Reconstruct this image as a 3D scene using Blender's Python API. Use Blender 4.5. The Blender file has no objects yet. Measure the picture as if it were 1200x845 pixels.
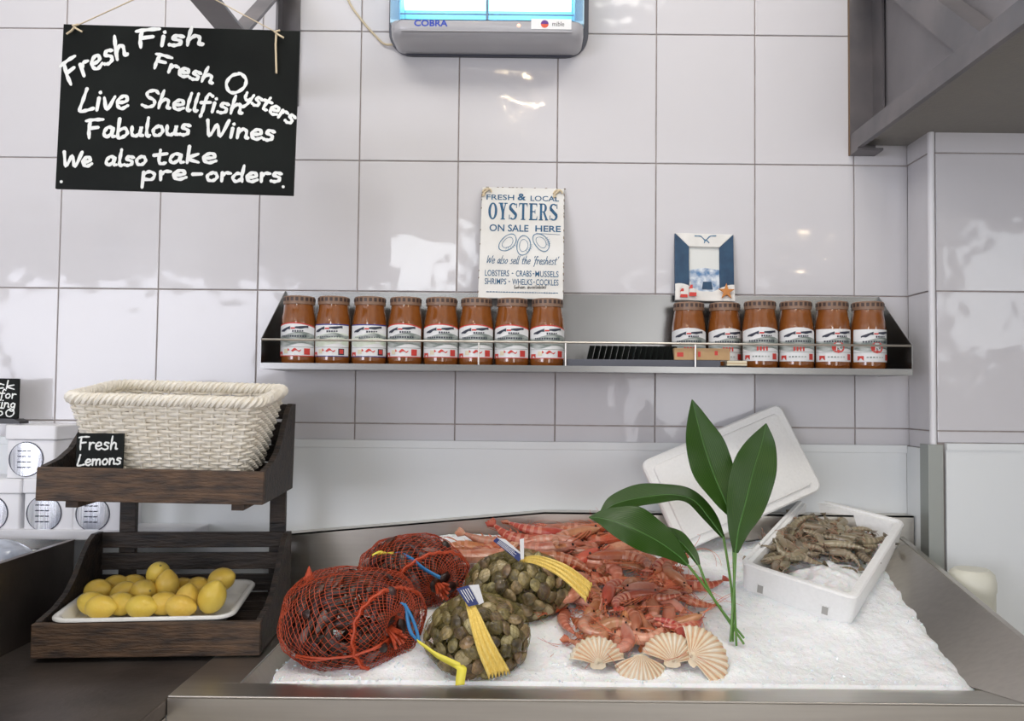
import bpy, bmesh, math, random
from math import sin, cos, pi, radians, sqrt, exp, atan2
from mathutils import Vector, Matrix, noise, Euler
random.seed(7)
S = bpy.context.scene
COL = S.collection

# ---------------------------------------------------------------- camera, light, exposure
FPX = 1000.0
CAM = Vector((0, -2.17, 1.55))
ROT = (Matrix.Rotation(pi/2 + radians(2.18), 3, 'X') @ Matrix.Rotation(radians(.57), 3, 'Z'))
cd = bpy.data.cameras.new('camera'); co = bpy.data.objects.new('camera', cd); COL.objects.link(co)
co.matrix_world = Matrix.Translation(CAM) @ ROT.to_4x4()
cd.sensor_width = 36; cd.lens = 30.0; cd.shift_x = -20/1200; cd.clip_start = .05
S.camera = co
S.view_settings.view_transform = 'Standard'; S.view_settings.look = 'None'
S.view_settings.exposure = -1.0; S.view_settings.gamma = 1; S.view_settings.use_curve_mapping = False
w = bpy.data.worlds.new('World'); S.world = w; w.use_nodes = True
w.node_tree.nodes['Background'].inputs[0].default_value = (.75, .82, 1, 1)
w.node_tree.nodes['Background'].inputs[1].default_value = .3

def area_light(name, loc, target, sx, sy, power, col):
    l = bpy.data.lights.new(name, 'AREA'); l.shape = 'RECTANGLE'; l.size = sx; l.size_y = sy
    l.energy = power; l.color = col
    o = bpy.data.objects.new(name, l); COL.objects.link(o); o.location = loc
    o.rotation_euler = (Vector(target) - Vector(loc)).to_track_quat('-Z', 'Y').to_euler()
    return o
# daylight entering through the shop windows behind the camera
area_light('daylight_shopfront', (-3.5, -6.36, 1.75), (-3.2, 0, 1.6), 3.6, 1.7, 330, (.86, .88, 1))
area_light('daylight_fanlight', (-1.1, -6.36, 2.85), (-1.1, 0, 2.85), .8, .55, 30, (.9, .95, 1))
area_light('daylight_door', (1.6, -6.36, 1.5), (1.6, 0, 1.5), 1.3, 2.2, 70, (.95, .96, 1))
area_light('daylight_side_window', (3.46, -4.5, 2.3), (0, -4.5, 2.3), 1.2, .9, 35, (.9, .96, 1))
# fluorescent ceiling panels of the shop
area_light('ceiling_panel_light', (-.75, -1.05, 3.26), (-.65, -.9, 0), 1.2, .4, 30, (1, .96, .9))
area_light('ceiling_panel_light', (.75, -1.05, 3.26), (.65, -.9, 0), 1.2, .4, 34, (1, .95, .88))

# ---------------------------------------------------------------- helpers
def ray(px, py):
    return ROT @ Vector(((px-620)/FPX, -(py-422.5)/FPX, -1))
def at(px, py, Y):
    d = ray(px, py); return CAM + d*((Y-CAM.y)/d.y)
def on_plane(px, py, p0, n):
    d = ray(px, py); return CAM + d*((Vector(p0)-CAM).dot(n)/d.dot(n))
ICE0, ICEM = 1.02, .327                     # tray slope: height rises towards the wall
def ice_plane(x, y):
    r = min(1, max(0, (x+.5)/.28)); r = r*r*(3-2*r)
    return ICE0 + ICEM*(y+.6)*(.12+.88*r)
ICEN = Vector((0, -ICEM, 1)).normalized()
def on_ice(px, py, lift=0):
    return on_plane(px, py, (0, -.6, ICE0+lift), ICEN)

def mat(name, col, rough=.5, metal=0, var=None, scale=20, bump=0, bscale=None, coat=0, emit=None, estr=0, sss=0,
        stretch=None, detail=4, trans=0, rand=0, spec=.5, bdist=.01):
    m = bpy.data.materials.new(name); m.use_nodes = True
    nt = m.node_tree; b = nt.nodes['Principled BSDF']; L = nt.links
    b.inputs['Base Color'].default_value = (*col, 1); b.inputs['Roughness'].default_value = rough
    b.inputs['Metallic'].default_value = metal; b.inputs['Coat Weight'].default_value = coat
    b.inputs['Coat Roughness'].default_value = .08
    b.inputs['Specular IOR Level'].default_value = spec
    b.inputs['Transmission Weight'].default_value = trans
    if sss:
        b.inputs['Subsurface Weight'].default_value = sss; b.inputs['Subsurface Scale'].default_value = .01
    if emit:
        b.inputs['Emission Color'].default_value = (*emit, 1); b.inputs['Emission Strength'].default_value = estr
    tc = nt.nodes.new('ShaderNodeTexCoord'); mp = nt.nodes.new('ShaderNodeMapping')
    L.new(tc.outputs['Object'], mp.inputs['Vector'])
    if stretch: mp.inputs['Scale'].default_value = stretch
    base = None
    if var:
        n = nt.nodes.new('ShaderNodeTexNoise'); n.inputs['Scale'].default_value = scale; n.inputs['Detail'].default_value = detail
        L.new(mp.outputs[0], n.inputs['Vector'])
        r = nt.nodes.new('ShaderNodeValToRGB'); L.new(n.outputs['Fac'], r.inputs[0])
        r.color_ramp.elements[0].position = .35; r.color_ramp.elements[1].position = .65
        r.color_ramp.elements[0].color = (*col, 1); r.color_ramp.elements[1].color = (*var, 1)
        base = r.outputs[0]; L.new(base, b.inputs['Base Color'])
    if rand:
        oi = nt.nodes.new('ShaderNodeObjectInfo'); hs = nt.nodes.new('ShaderNodeHueSaturation')
        mr = nt.nodes.new('ShaderNodeMapRange'); mr.inputs[3].default_value = 1-rand; mr.inputs[4].default_value = 1+rand
        L.new(oi.outputs['Random'], mr.inputs[0]); L.new(mr.outputs[0], hs.inputs['Value'])
        m2 = nt.nodes.new('ShaderNodeMapRange'); m2.inputs[3].default_value = .5-.025*rand*2; m2.inputs[4].default_value = .5+.025*rand*2
        mul = nt.nodes.new('ShaderNodeMath'); mul.operation = 'FRACT'; ml = nt.nodes.new('ShaderNodeMath'); ml.operation = 'MULTIPLY'
        ml.inputs[1].default_value = 17.3; L.new(oi.outputs['Random'], ml.inputs[0]); L.new(ml.outputs[0], mul.inputs[0])
        L.new(mul.outputs[0], m2.inputs[0]); L.new(m2.outputs[0], hs.inputs['Hue'])
        if base: L.new(base, hs.inputs['Color'])
        else: hs.inputs['Color'].default_value = (*col, 1)
        L.new(hs.outputs[0], b.inputs['Base Color'])
    if bump:
        n2 = nt.nodes.new('ShaderNodeTexNoise'); n2.inputs['Scale'].default_value = bscale or scale; n2.inputs['Detail'].default_value = 3
        L.new(mp.outputs[0], n2.inputs['Vector'])
        bp = nt.nodes.new('ShaderNodeBump'); bp.inputs['Strength'].default_value = bump; bp.inputs['Distance'].default_value = bdist
        L.new(n2.outputs['Fac'], bp.inputs['Height']); L.new(bp.outputs[0], b.inputs['Normal'])
    return m

class MB:
    """collects shapes of one part; build() links them as ONE mesh object"""
    def __init__(s): s.v = []; s.f = []; s.mi = []; s.m = Matrix.Identity(4); s.slot = 0
    def add(s, vs, fs, mi=None):
        o = len(s.v); s.v += [s.m @ Vector(p) for p in vs]
        s.f += [tuple(i+o for i in f) for f in fs]; s.mi += [s.slot if mi is None else mi]*len(fs)
    def box(s, lo, hi, mi=None):
        x0, y0, z0 = lo; x1, y1, z1 = hi
        s.add([(x0,y0,z0),(x1,y0,z0),(x1,y1,z0),(x0,y1,z0),(x0,y0,z1),(x1,y0,z1),(x1,y1,z1),(x0,y1,z1)],
              [(0,3,2,1),(4,5,6,7),(0,1,5,4),(1,2,6,5),(2,3,7,6),(3,0,4,7)], mi)
    def prism(s, pts, d, mi=None):
        """planar polygon of 3D points extruded by vector d"""
        n = len(pts); a = [Vector(p) for p in pts]; d = Vector(d)
        s.add(a+[p+d for p in a], [tuple(range(n))[::-1], tuple(range(n, 2*n))]+[(i,(i+1)%n,n+(i+1)%n,n+i) for i in range(n)], mi)
    def tube(s, pts, r, n=8, closed=False, caps=True, mi=None, flat=1.0, up=None):
        pts = [Vector(p) for p in pts]; k = len(pts); vs = []; prev = None
        for i, p in enumerate(pts):
            a = pts[(i-1) % k] if closed or i else p; b = pts[(i+1) % k] if closed or i < k-1 else p
            t = (b-a)
            if t.length < 1e-9: t = Vector((0,0,1))
            t.normalize()
            if prev is None:
                u = Vector(up) if up else (Vector((0,0,1)) if abs(t.z) < .9 else Vector((1,0,0)))
            else: u = prev
            u = (u - t*u.dot(t))
            if u.length < 1e-6: u = t.orthogonal()
            u.normalize(); prev = u; q = t.cross(u)
            rr = r[i] if isinstance(r, (list, tuple)) else r
            for j in range(n):
                an = 2*pi*j/n; vs.append(p + q*cos(an)*rr + u*sin(an)*rr*flat)
        fs = []
        for i in range(k if closed else k-1):
            i2 = (i+1) % k
            for j in range(n): fs.append((i*n+j, i*n+(j+1)%n, i2*n+(j+1)%n, i2*n+j))
        if caps and not closed:
            fs.append(tuple(range(n))[::-1]); fs.append(tuple(range((k-1)*n, k*n)))
        s.add(vs, fs, mi)
    def lathe(s, prof, n=32, mi=None, mis=None, caps=True):
        vs = []; k = len(prof)
        for r, z in prof:
            for j in range(n): vs.append((r*cos(2*pi*j/n), r*sin(2*pi*j/n), z))
        for i in range(k-1):
            fs = [(j, (j+1)%n, n+(j+1)%n, n+j) for j in range(n)]
            s.add(vs[i*n:(i+2)*n], fs, mis[i] if mis else mi)
        if caps:
            s.add(vs[:n], [tuple(range(n))[::-1]], mis[0] if mis else mi); s.add(vs[-n:], [tuple(range(n))], mis[-1] if mis else mi)
    def grid(s, fn, nu, nv, mi=None, closeu=False):
        vs = [fn(i/(nu if closeu else nu-1), j/(nv-1)) for j in range(nv) for i in range(nu)]
        fs = []
        for j in range(nv-1):
            for i in range(nu if closeu else nu-1):
                a = j*nu+i; b = j*nu+(i+1)%nu; fs.append((a, b, b+nu, a+nu))
        s.add(vs, fs, mi)
    def ball(s, c, r, n=10, mi=None):
        c = Vector(c); r = Vector(r) if not isinstance(r, (int, float)) else Vector((r,r,r))
        s.grid(lambda u, v: (c.x+r.x*cos(2*pi*u)*sin(pi*(.001+.998*v)), c.y+r.y*sin(2*pi*u)*sin(pi*(.001+.998*v)), c.z-r.z*cos(pi*v)), n, max(5, n//2+1), mi, True)
    def mesh(s, name, mats, smooth=True, merge=True, ang=40):
        me = bpy.data.meshes.new(name); me.from_pydata([tuple(v) for v in s.v], [], s.f)
        for m in (mats if isinstance(mats, (list, tuple)) else [mats]): me.materials.append(m)
        me.polygons.foreach_set('material_index', s.mi)
        b = bmesh.new(); b.from_mesh(me)
        if merge: bmesh.ops.remove_doubles(b, verts=b.verts, dist=1e-6)
        bmesh.ops.recalc_face_normals(b, faces=b.faces)
        b.to_mesh(me); b.free()
        if smooth:
            me.shade_smooth()
            try: me.set_sharp_from_angle(angle=radians(ang))
            except Exception: pass
        return me
    def build(s, name, mats, parent=None, smooth=True, bevel=0, merge=True, ang=40, solid=0, off=0, seg=2):
        o = bpy.data.objects.new(name, s.mesh(name, mats, smooth, merge, ang)); COL.objects.link(o)
        if parent: o.parent = parent
        if solid:
            md = o.modifiers.new('thickness', 'SOLIDIFY'); md.thickness = solid; md.offset = off
        if bevel:
            md = o.modifiers.new('bevel', 'BEVEL'); md.width = bevel; md.segments = seg; md.limit_method = 'ANGLE'; md.angle_limit = radians(40)
        return o

def tag(o, label=None, cat=None, group=None, kind=None):
    if label: o['label'] = label
    if cat: o['category'] = cat
    if group: o['group'] = group
    if kind: o['kind'] = kind
    return o
def thing(name, label, cat, loc=(0,0,0), rot=None, group=None):
    o = bpy.data.objects.new(name, None); COL.objects.link(o); o.location = loc; o.empty_display_size = .02
    if rot is not None: o.rotation_euler = rot
    return tag(o, label, cat, group)
def dup(o, parent=None):
    c = o.copy(); COL.objects.link(c); c.parent = parent
    for ch in list(o.children): dup(ch, c)
    return c
def struct(o): o['kind'] = 'structure'; return o

def smooth_line(pts, n=6):
    if len(pts) < 3: return [Vector(p) for p in pts]
    P = [Vector(p) for p in pts]; P = [P[0]*2-P[1]] + P + [P[-1]*2-P[-2]]; out = []
    for i in range(1, len(P)-2):
        for k in range(n):
            t = k/n; a, b, c, d = P[i-1], P[i], P[i+1], P[i+2]
            out.append(.5*((2*b)+(c-a)*t+(2*a-5*b+4*c-d)*t*t+(3*b-a-3*c+d)*t**3))
    out.append(P[-2]); return out

# ---------------------------------------------------------------- lettering
G = {
 'F': (.66, [[(.14,0),(.1,.5),(.14,.95)],[(-.05,.93),(.3,.98),(.68,.98)],[(.12,.52),(.5,.56)]]),
 'r': (.42, [[(.06,.55),(.08,0)],[(.07,.3),(.2,.52),(.42,.5)]]),
 'e': (.52, [[(.06,.27),(.36,.3),(.44,.44),(.28,.56),(.08,.42),(.06,.16),(.25,0),(.5,.12)]]),
 's': (.46, [[(.42,.48),(.2,.55),(.08,.42),(.32,.26),(.36,.1),(.18,0),(.0,.05)]]),
 'h': (.56, [[(.1,1.02),(.06,.5),(.06,0)],[(.07,.3),(.25,.53),(.4,.42),(.42,.05),(.54,.06)]]),
 'i': (.24, [[(.1,.55),(.08,0)],[(.12,.76),(.13,.8)]]),
 'O': (.8, [[(.5,.98),(.2,.85),(.05,.45),(.2,.05),(.45,.02),(.7,.3),(.72,.7),(.5,.97),(.36,.93)]]),
 'y': (.52, [[(.04,.54),(.1,.18),(.3,.1),(.42,.3)],[(.45,.55),(.38,-.1),(.2,-.42),(.0,-.3)]]),
 't': (.44, [[(.2,.85),(.16,.2),(.25,.02),(.4,.06)],[(-.04,.55),(.44,.6)]]),
 'L': (.6, [[(.2,1),(.1,.5),(.02,.03),(.3,.03),(.6,.1)]]),
 'v': (.5, [[(.02,.53),(.2,.0),(.46,.55)]]),
 'S': (.62, [[(.58,.82),(.4,.98),(.12,.85),(.16,.6),(.46,.42),(.5,.14),(.26,0),(.0,.1)]]),
 'l': (.24, [[(.1,1),(.07,.4),(.1,0),(.22,.04)]]),
 'f': (.42, [[(.44,.9),(.26,1),(.17,.7),(.14,0),(.1,-.3)],[(-.02,.5),(.4,.55)]]),
 'a': (.54, [[(.42,.5),(.2,.54),(.05,.26),(.16,.02),(.36,.2),(.43,.52),(.42,.08),(.54,.04)]]),
 'b': (.54, [[(.08,1),(.06,.02),(.3,.0),(.46,.2),(.34,.46),(.08,.36)]]),
 'u': (.56, [[(.04,.53),(.06,.14),(.22,.02),(.4,.2),(.44,.53),(.43,.08),(.54,.04)]]),
 'o': (.54, [[(.28,.54),(.07,.36),(.1,.08),(.3,.02),(.46,.22),(.4,.46),(.24,.53)]]),
 'W': (.98, [[(.02,.95),(.2,.05),(.46,.7),(.66,.05),(.94,.98)]]),
 'n': (.54, [[(.06,.55),(.06,0)],[(.07,.3),(.25,.53),(.4,.4),(.42,.04),(.52,.05)]]),
 'k': (.52, [[(.08,1),(.06,0)],[(.42,.52),(.08,.26),(.46,.02)]]),
 'p': (.54, [[(.06,.55),(.04,-.42)],[(.06,.4),(.26,.55),(.45,.36),(.36,.06),(.06,.1)]]),
 'd': (.54, [[(.42,.46),(.2,.5),(.05,.22),(.2,.0),(.4,.14)],[(.46,1),(.42,.3),(.46,.0)]]),
 'm': (.8, [[(.06,.55),(.06,0)],[(.07,.3),(.22,.53),(.36,.4),(.37,0)],[(.37,.3),(.54,.53),(.68,.4),(.7,0)]]),
 'c': (.46, [[(.42,.46),(.2,.54),(.05,.28),(.16,.02),(.42,.1)]]),
 'g': (.5, [[(.4,.48),(.18,.52),(.05,.26),(.2,.04),(.38,.2),(.42,.52),(.38,-.25),(.18,-.4),(.0,-.28)]]),
 '-': (.5, [[(.05,.36),(.42,.38)]]),
 '5': (.52, [[(.46,.95),(.12,.92),(.08,.55),(.34,.56),(.44,.3),(.26,.02),(.02,.1)]]),
 '0': (.56, [[(.28,.95),(.06,.6),(.1,.15),(.3,.02),(.48,.35),(.44,.8),(.24,.95)]]),
 '(': (.24, [[(.2,1),(.06,.5),(.18,-.1)]]), ')': (.24, [[(.04,1),(.18,.5),(.04,-.1)]]),
 'w': (.7, [[(.02,.53),(.14,.02),(.32,.45),(.46,.02),(.64,.55)]]),
 "'": (.2, [[(.1,1),(.06,.8)]]), '.': (.2, [[(.08,.0),(.1,.03)]]), ' ': (.4, []),
}
RK = [0]
def ribbon(mb, pts, width, to3, taper=True, mi=None):
    """flat painted stroke; to3 maps 2D board coordinates to 3D"""
    P = [Vector((p[0], p[1])) for p in pts]; n = len(P)
    if n < 2: return
    L, R = [], []
    for i, p in enumerate(P):
        t = P[min(i+1, n-1)]-P[max(i-1, 0)]
        if t.length < 1e-9: t = Vector((1, 0))
        t.normalize(); q = Vector((-t.y, t.x))*width*.5
        if taper: q *= 1 + .18*sin(i*1.3+n)
        L.append(p+q); R.append(p-q)
    t0 = (P[0]-P[1]).normalized()*width*.4; t1 = (P[-1]-P[-2]).normalized()*width*.4
    L = [L[0]*.7+R[0]*.3+t0]+L+[L[-1]*.7+R[-1]*.3+t1]; R = [R[0]*.7+L[1]*.3+t0]+R+[R[-1]*.7+L[-2]*.3+t1]
    m = len(L)
    RK[0] = (RK[0]+1) % 9; dz = lambda q, i: Vector(q)-Vector((0, RK[0]*5e-5+i*2e-6, 0))
    mb.add([dz(to3(p), i) for i, p in enumerate(L)]+[dz(to3(p), i) for i, p in enumerate(R)], [(i, i+1, m+i+1, m+i) for i in range(m-1)], mi)
def write(mb, text, base, h, width, to3, xs=1.0, slant=.08, mi=None):
    """handwriting along a baseline polyline (2D, y up)"""
    B = smooth_line([Vector((p[0], p[1])) for p in base], 12)
    D = [0]
    for a, b in zip(B, B[1:]): D.append(D[-1]+(b-a).length)
    tot = sum(G[c][0]+.06 for c in text); k = D[-1]/tot
    def pos(d):
        d = max(0, min(D[-1], d))
        for i in range(len(B)-1):
            if D[i+1] >= d: break
        t = (B[i+1]-B[i]).normalized(); return B[i]+t*(d-D[i]), t
    x = 0
    for c in text:
        gw, strokes = G[c]; o, t = pos((x+gw*.5)*k); q = Vector((-t.y, t.x))
        for st in strokes:
            pts = smooth_line([Vector((a, b)) for a, b in st], 5)
            ribbon(mb, [o+t*((p.x-gw*.5)*k*xs+p.y*h*slant)+q*p.y*h for p in pts], width, to3, mi=mi)
        x += gw+.06
def type_mesh(mb, text, cx, y, wid, h, to3, bold=0, mi=None):
    """printed capitals: built-in typeface fitted to a width and height"""
    c = bpy.data.curves.new('t', 'FONT'); c.body = text; c.offset = bold; c.resolution_u = 3
    o = bpy.data.objects.new('t', c); COL.objects.link(o); bpy.context.view_layer.update()
    me = bpy.data.meshes.new_from_object(o.evaluated_get(bpy.context.evaluated_depsgraph_get()))
    xs = [v.co.x for v in me.vertices]; ys = [v.co.y for v in me.vertices]
    x0, x1, y0, y1 = min(xs), max(xs), min(ys), max(ys)
    vs = [to3(Vector((cx+((v.co.x-x0)/(x1-x0)-.5)*wid, y+(v.co.y-y0)/(y1-y0)*h))) for v in me.vertices]
    mb.add(vs, [tuple(p.vertices) for p in me.polygons], mi)
    bpy.data.objects.remove(o); bpy.data.meshes.remove(me); bpy.data.curves.remove(c)

# ---------------------------------------------------------------- materials
M = {}
def tile_material():
    m = bpy.data.materials.new('glazed_white_tile'); m.use_nodes = True; nt = m.node_tree; L = nt.links; b = nt.nodes['Principled BSDF']
    b.inputs['Base Color'].default_value = (.66, .65, .675, 1); b.inputs['Roughness'].default_value = .07; b.inputs['Specular IOR Level'].default_value = .33
    g = nt.nodes.new('ShaderNodeNewGeometry'); n = nt.nodes.new('ShaderNodeTexNoise')
    n.inputs['Scale'].default_value = 13; n.inputs['Detail'].default_value = 1.2
    va = nt.nodes.new('ShaderNodeVectorMath'); va.operation = 'ADD'; L.new(g.outputs['Position'], va.inputs[0])
    sc = nt.nodes.new('ShaderNodeVectorMath'); sc.operation = 'SCALE'; sc.inputs['Scale'].default_value = 30
    cb = nt.nodes.new('ShaderNodeCombineXYZ'); L.new(g.outputs['Random Per Island'], cb.inputs[1])
    L.new(cb.outputs[0], sc.inputs[0]); L.new(sc.outputs[0], va.inputs[1]); L.new(va.outputs[0], n.inputs['Vector'])
    bp = nt.nodes.new('ShaderNodeBump'); bp.inputs['Strength'].default_value = .4; bp.inputs['Distance'].default_value = .006
    L.new(n.outputs['Fac'], bp.inputs['Height']); L.new(bp.outputs[0], b.inputs['Normal'])
    return m
M['tile'] = tile_material()
M['grout'] = mat('grout', (.34, .29, .27), .9, var=(.45, .4, .38), scale=30)
M['cladding'] = mat('white_cladding', (.79, .82, .83), .3, bump=.05, bscale=4)
M['paint'] = mat('wall_paint', (.75, .74, .72), .8, var=(.72, .71, .7), scale=3)
M['floor'] = mat('floor_tile', (.50, .47, .43), .5, var=(.44, .41, .38), scale=4)
M['steel'] = mat('brushed_steel', (.60, .57, .52), .33, 1, var=(.56, .53, .485), scale=30, bump=.05, bscale=160, stretch=(.15, 4, 4), bdist=.001)
M['steel_dark'] = mat('worn_dark_steel', (.2, .17, .15), .4, .85, var=(.13, .11, .1), scale=6, bump=.1, bscale=40)
M['steel_pale'] = mat('galvanised_steel', (.27, .268, .26), .27, 1, var=(.25, .247, .24), scale=5)
M['strip'] = mat('grey_corner_strip', (.36, .38, .36), .45, .7)
M['bracket'] = mat('painted_bracket_steel', (.14, .135, .145), .45, .5, var=(.2, .185, .19), scale=8)
M['hood'] = mat('grey_panel', (.25, .24, .225), .7, 0, var=(.26, .25, .23), scale=60, bump=.15, bscale=150)
M['sheet'] = mat('mauve_grey_sheet', (.2, .19, .2), .55, .2, var=(.25, .235, .245), scale=6)
M['rust'] = mat('sealant_brown', (.2, .13, .08), .8)
M['wood'] = mat('dark_weathered_wood', (.012, .010, .010), .6, 0, var=(.045, .03, .022), scale=9, bump=.4, bscale=30, stretch=(1, 6, 6))
M['wood_edge'] = mat('worn_brown_wood', (.13, .075, .042), .65, 0, var=(.04, .027, .021), scale=16, bump=.4, bscale=40, stretch=(1, 5, 5))
M['wicker'] = mat('cream_wicker', (.93, .885, .79), .55, var=(.84, .78, .66), scale=50)
M['slate'] = mat('chalkboard_black', (.005, .0062, .0055), .5, var=(.009, .0115, .010), scale=6, spec=.12)
M['chalk'] = mat('white_chalk_pen', (.86, .88, .86), .8)
M['string'] = mat('natural_string', (.62, .52, .36), .9)
M['white_plastic'] = mat('white_plastic', (.82, .82, .85), .35)
M['enamel'] = mat('white_enamel', (.84, .84, .82), .15, coat=.5)
M['lemon'] = mat('lemon_skin', (.82, .55, .075), .34, var=(.88, .65, .13), scale=14, bump=.18, bscale=220, rand=.1, bdist=.004)
M['lemon_tip'] = mat('lemon_tip', (.36, .27, .08), .8)
M['ice'] = mat('crushed_ice', (.93, .95, .96), .5, var=(.97, .98, .99), scale=90, bump=.35, bscale=210, sss=.25, bdist=.005, spec=.35)
M['ice_chip'] = mat('ice_chip', (.9, .94, .96), .12, sss=.3)
M['foam'] = mat('white_foam', (.93, .93, .92), .6, var=(.90, .90, .89), scale=140, bump=.15, bscale=160)
M['soup'] = mat('jar_contents', (.26, .085, .017), .1, var=(.21, .064, .012), scale=30, coat=1)
M['lid_tan'] = mat('tan_lid', (.24, .145, .095), .4); M['lid_dot'] = mat('dark_lid_dot', (.06, .035, .03), .4)
M['p_white'] = mat('print_white', (.8, .81, .82), .5); M['p_red'] = mat('print_red', (.6, .05, .04), .5)
M['p_blue'] = mat('print_blue', (.04, .05, .25), .5); M['p_navy'] = mat('print_dark', (.03, .035, .06), .5)
M['p_grey'] = mat('print_grey_green', (.17, .21, .19), .5, var=(.5, .53, .52), scale=45, stretch=(1, 1, 4))
M['p_sea'] = mat('print_pale_green', (.62, .7, .56), .5, var=(.8, .82, .8), scale=40)
M['p_cream'] = mat('print_cream', (.75, .68, .5), .5)
M['sign_white'] = mat('sign_white', (.74, .74, .72), .5, var=(.66, .65, .62), scale=12)
M['sign_blue'] = mat('sign_blue', (.004, .07, .17), .5, var=(.01, .11, .23), scale=90)
M['sign_pale'] = mat('sign_pale_blue', (.08, .19, .31), .5)
M['sign_edge'] = mat('sign_worn_edge', (.25, .2, .16), .8)
M['black_ink'] = mat('black_ink', (.02, .02, .02), .6)
M['frame_blue'] = mat('frame_blue', (.008, .042, .10), .5, var=(.018, .068, .14), scale=40)
M['frame_white'] = mat('frame_white', (.8, .79, .76), .6, var=(.72, .71, .68), scale=25)
M['sky_print'] = mat('picture_sky', (.72, .74, .72), .4); M['sea_print'] = mat('picture_sea', (.1, .22, .42), .4, var=(.75, .8, .84), scale=60)
M['orange'] = mat('starfish_orange', (.55, .22, .06), .7)
M['black_plastic'] = mat('black_plastic', (.014, .014, .016), .35)
M['grey_plastic'] = mat('grey_blue_plastic', (.09, .095, .12), .45)
M['card'] = mat('tan_card', (.5, .32, .16), .7, var=(.56, .37, .2), scale=30)
M['uv_housing'] = mat('grey_housing', (.44, .44, .47), .28, coat=.4)
M['uv_edge'] = mat('dark_edge', (.05, .055, .08), .4)
M['uv_tube'] = mat('uv_tube', (.6, .9, 1), .3, emit=(.42, .86, 1), estr=9)
M['uv_back'] = mat('uv_reflector', (.5, .75, .9), .4)
M['logo_blue'] = mat('logo_blue', (.01, .05, .42), .4)
M['purple'] = mat('logo_purple', (.12, .03, .25), .4); M['logo_red'] = mat('logo_red', (.7, .1, .05), .4)
M['pale_pink'] = mat('indicator_lamp', (.9, .6, .5), .4, emit=(1, .6, .45), estr=1.0)
def prawn_material(name, c1, c2, c3, rough=.28):
    m = mat(name, c1, rough, var=c2, scale=26, coat=.25, rand=.22, sss=.12, bump=.25, bscale=120, bdist=.003)
    return m
M['prawn'] = prawn_material('cooked_prawn_shell', (.43, .125, .05), (.60, .27, .15), None)
M['prawn_pale'] = prawn_material('pale_prawn_shell', (.66, .36, .25), (.48, .16, .09), None)
M['prawn_red'] = prawn_material('red_prawn_shell', (.45, .06, .028), (.55, .16, .085), None)
M['prawn_leg'] = mat('prawn_legs', (.62, .17, .08), .4, rand=.2)
M['raw'] = prawn_material('raw_prawn_shell', (.17, .135, .085), (.33, .27, .18), None)
M['raw_leg'] = mat('raw_prawn_legs', (.34, .19, .12), .4, rand=.25)
M['band'] = mat('pale_shell_band', (.66, .31, .21), .3, var=(.56, .20, .12), scale=60, rand=.12)
M['raw_band'] = mat('raw_shell_band', (.36, .3, .21), .3, rand=.15)
M['eye'] = mat('black_eye', (.01, .01, .01), .1)
M['clam'] = mat('clam_shell', (.075, .056, .03), .4, var=(.34, .25, .12), scale=48, bump=.35, bscale=90, rand=.6, bdist=.004, coat=.2)
M['mussel'] = mat('mussel_shell', (.012, .006, .006), .42, var=(.10, .038, .022), scale=26, rand=.5, coat=.1, bump=.2, bscale=60)
M['mussel_pale'] = mat('mussel_grey_patch', (.3, .24, .22), .35, var=(.12, .08, .07), scale=50, rand=.3)
M['net_red'] = mat('red_net', (.48, .065, .02), .5)
M['net_olive'] = mat('olive_net', (.2, .16, .03), .5)
M['net_yellow'] = mat('yellow_net_tail', (.9, .68, .2), .45, var=(.78, .54, .1), scale=60, stretch=(8, 8, 1))
M['yellow'] = mat('yellow_plastic', (.84, .74, .08), .4)
M['ribbon_blue'] = mat('blue_ribbon', (.03, .2, .45), .35)
M['tag_blue'] = mat('navy_tag', (.015, .03, .16), .4); M['tag_white'] = mat('white_tag', (.82, .82, .83), .5)
M['shell'] = mat('scallop_shell', (.80, .64, .42), .5, var=(.88, .80, .66), scale=30, bump=.2, bscale=60, rand=.06)
M['shell_rib'] = mat('scallop_rib', (.66, .33, .17), .5, var=(.76, .56, .38), scale=28)
M['stalk'] = mat('green_stalk', (.09, .22, .03), .35, var=(.14, .28, .06), scale=20)
def leaf_material():
    m = bpy.data.materials.new('glossy_dark_leaf'); m.use_nodes = True; nt = m.node_tree; L = nt.links; b = nt.nodes['Principled BSDF']
    b.inputs['Roughness'].default_value = .3; b.inputs['Specular IOR Level'].default_value = .4
    uv = nt.nodes.new('ShaderNodeUVMap'); sp = nt.nodes.new('ShaderNodeSeparateXYZ'); L.new(uv.outputs[0], sp.inputs[0])
    a = nt.nodes.new('ShaderNodeMath'); a.operation = 'MULTIPLY'; a.inputs[1].default_value = 150; L.new(sp.outputs[0], a.inputs[0])
    s_ = nt.nodes.new('ShaderNodeMath'); s_.operation = 'SINE'; L.new(a.outputs[0], s_.inputs[0])
    r = nt.nodes.new('ShaderNodeMapRange'); r.inputs[1].default_value = -1; r.inputs[2].default_value = 1; L.new(s_.outputs[0], r.inputs[0])
    mx = nt.nodes.new('ShaderNodeMixRGB'); mx.inputs[1].default_value = (.012, .046, .003, 1); mx.inputs[2].default_value = (.034, .088, .007, 1)
    L.new(r.outputs[0], mx.inputs[0]); L.new(mx.outputs[0], b.inputs['Base Color'])
    bp = nt.nodes.new('ShaderNodeBump'); bp.inputs['Strength'].default_value = .15; bp.inputs['Distance'].default_value = .002
    L.new(r.outputs[0], bp.inputs['Height']); L.new(bp.outputs[0], b.inputs['Normal'])
    return m
M['leaf'] = leaf_material(); M['midrib'] = mat('leaf_midrib', (.06, .17, .03), .4)
M['cream'] = mat('cream_plastic', (.74, .73, .62), .4)
M['tin'] = mat('tin_metal', (.62, .63, .66), .22, 1, var=(.36, .37, .4), scale=14, stretch=(30, 30, 1))
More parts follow.
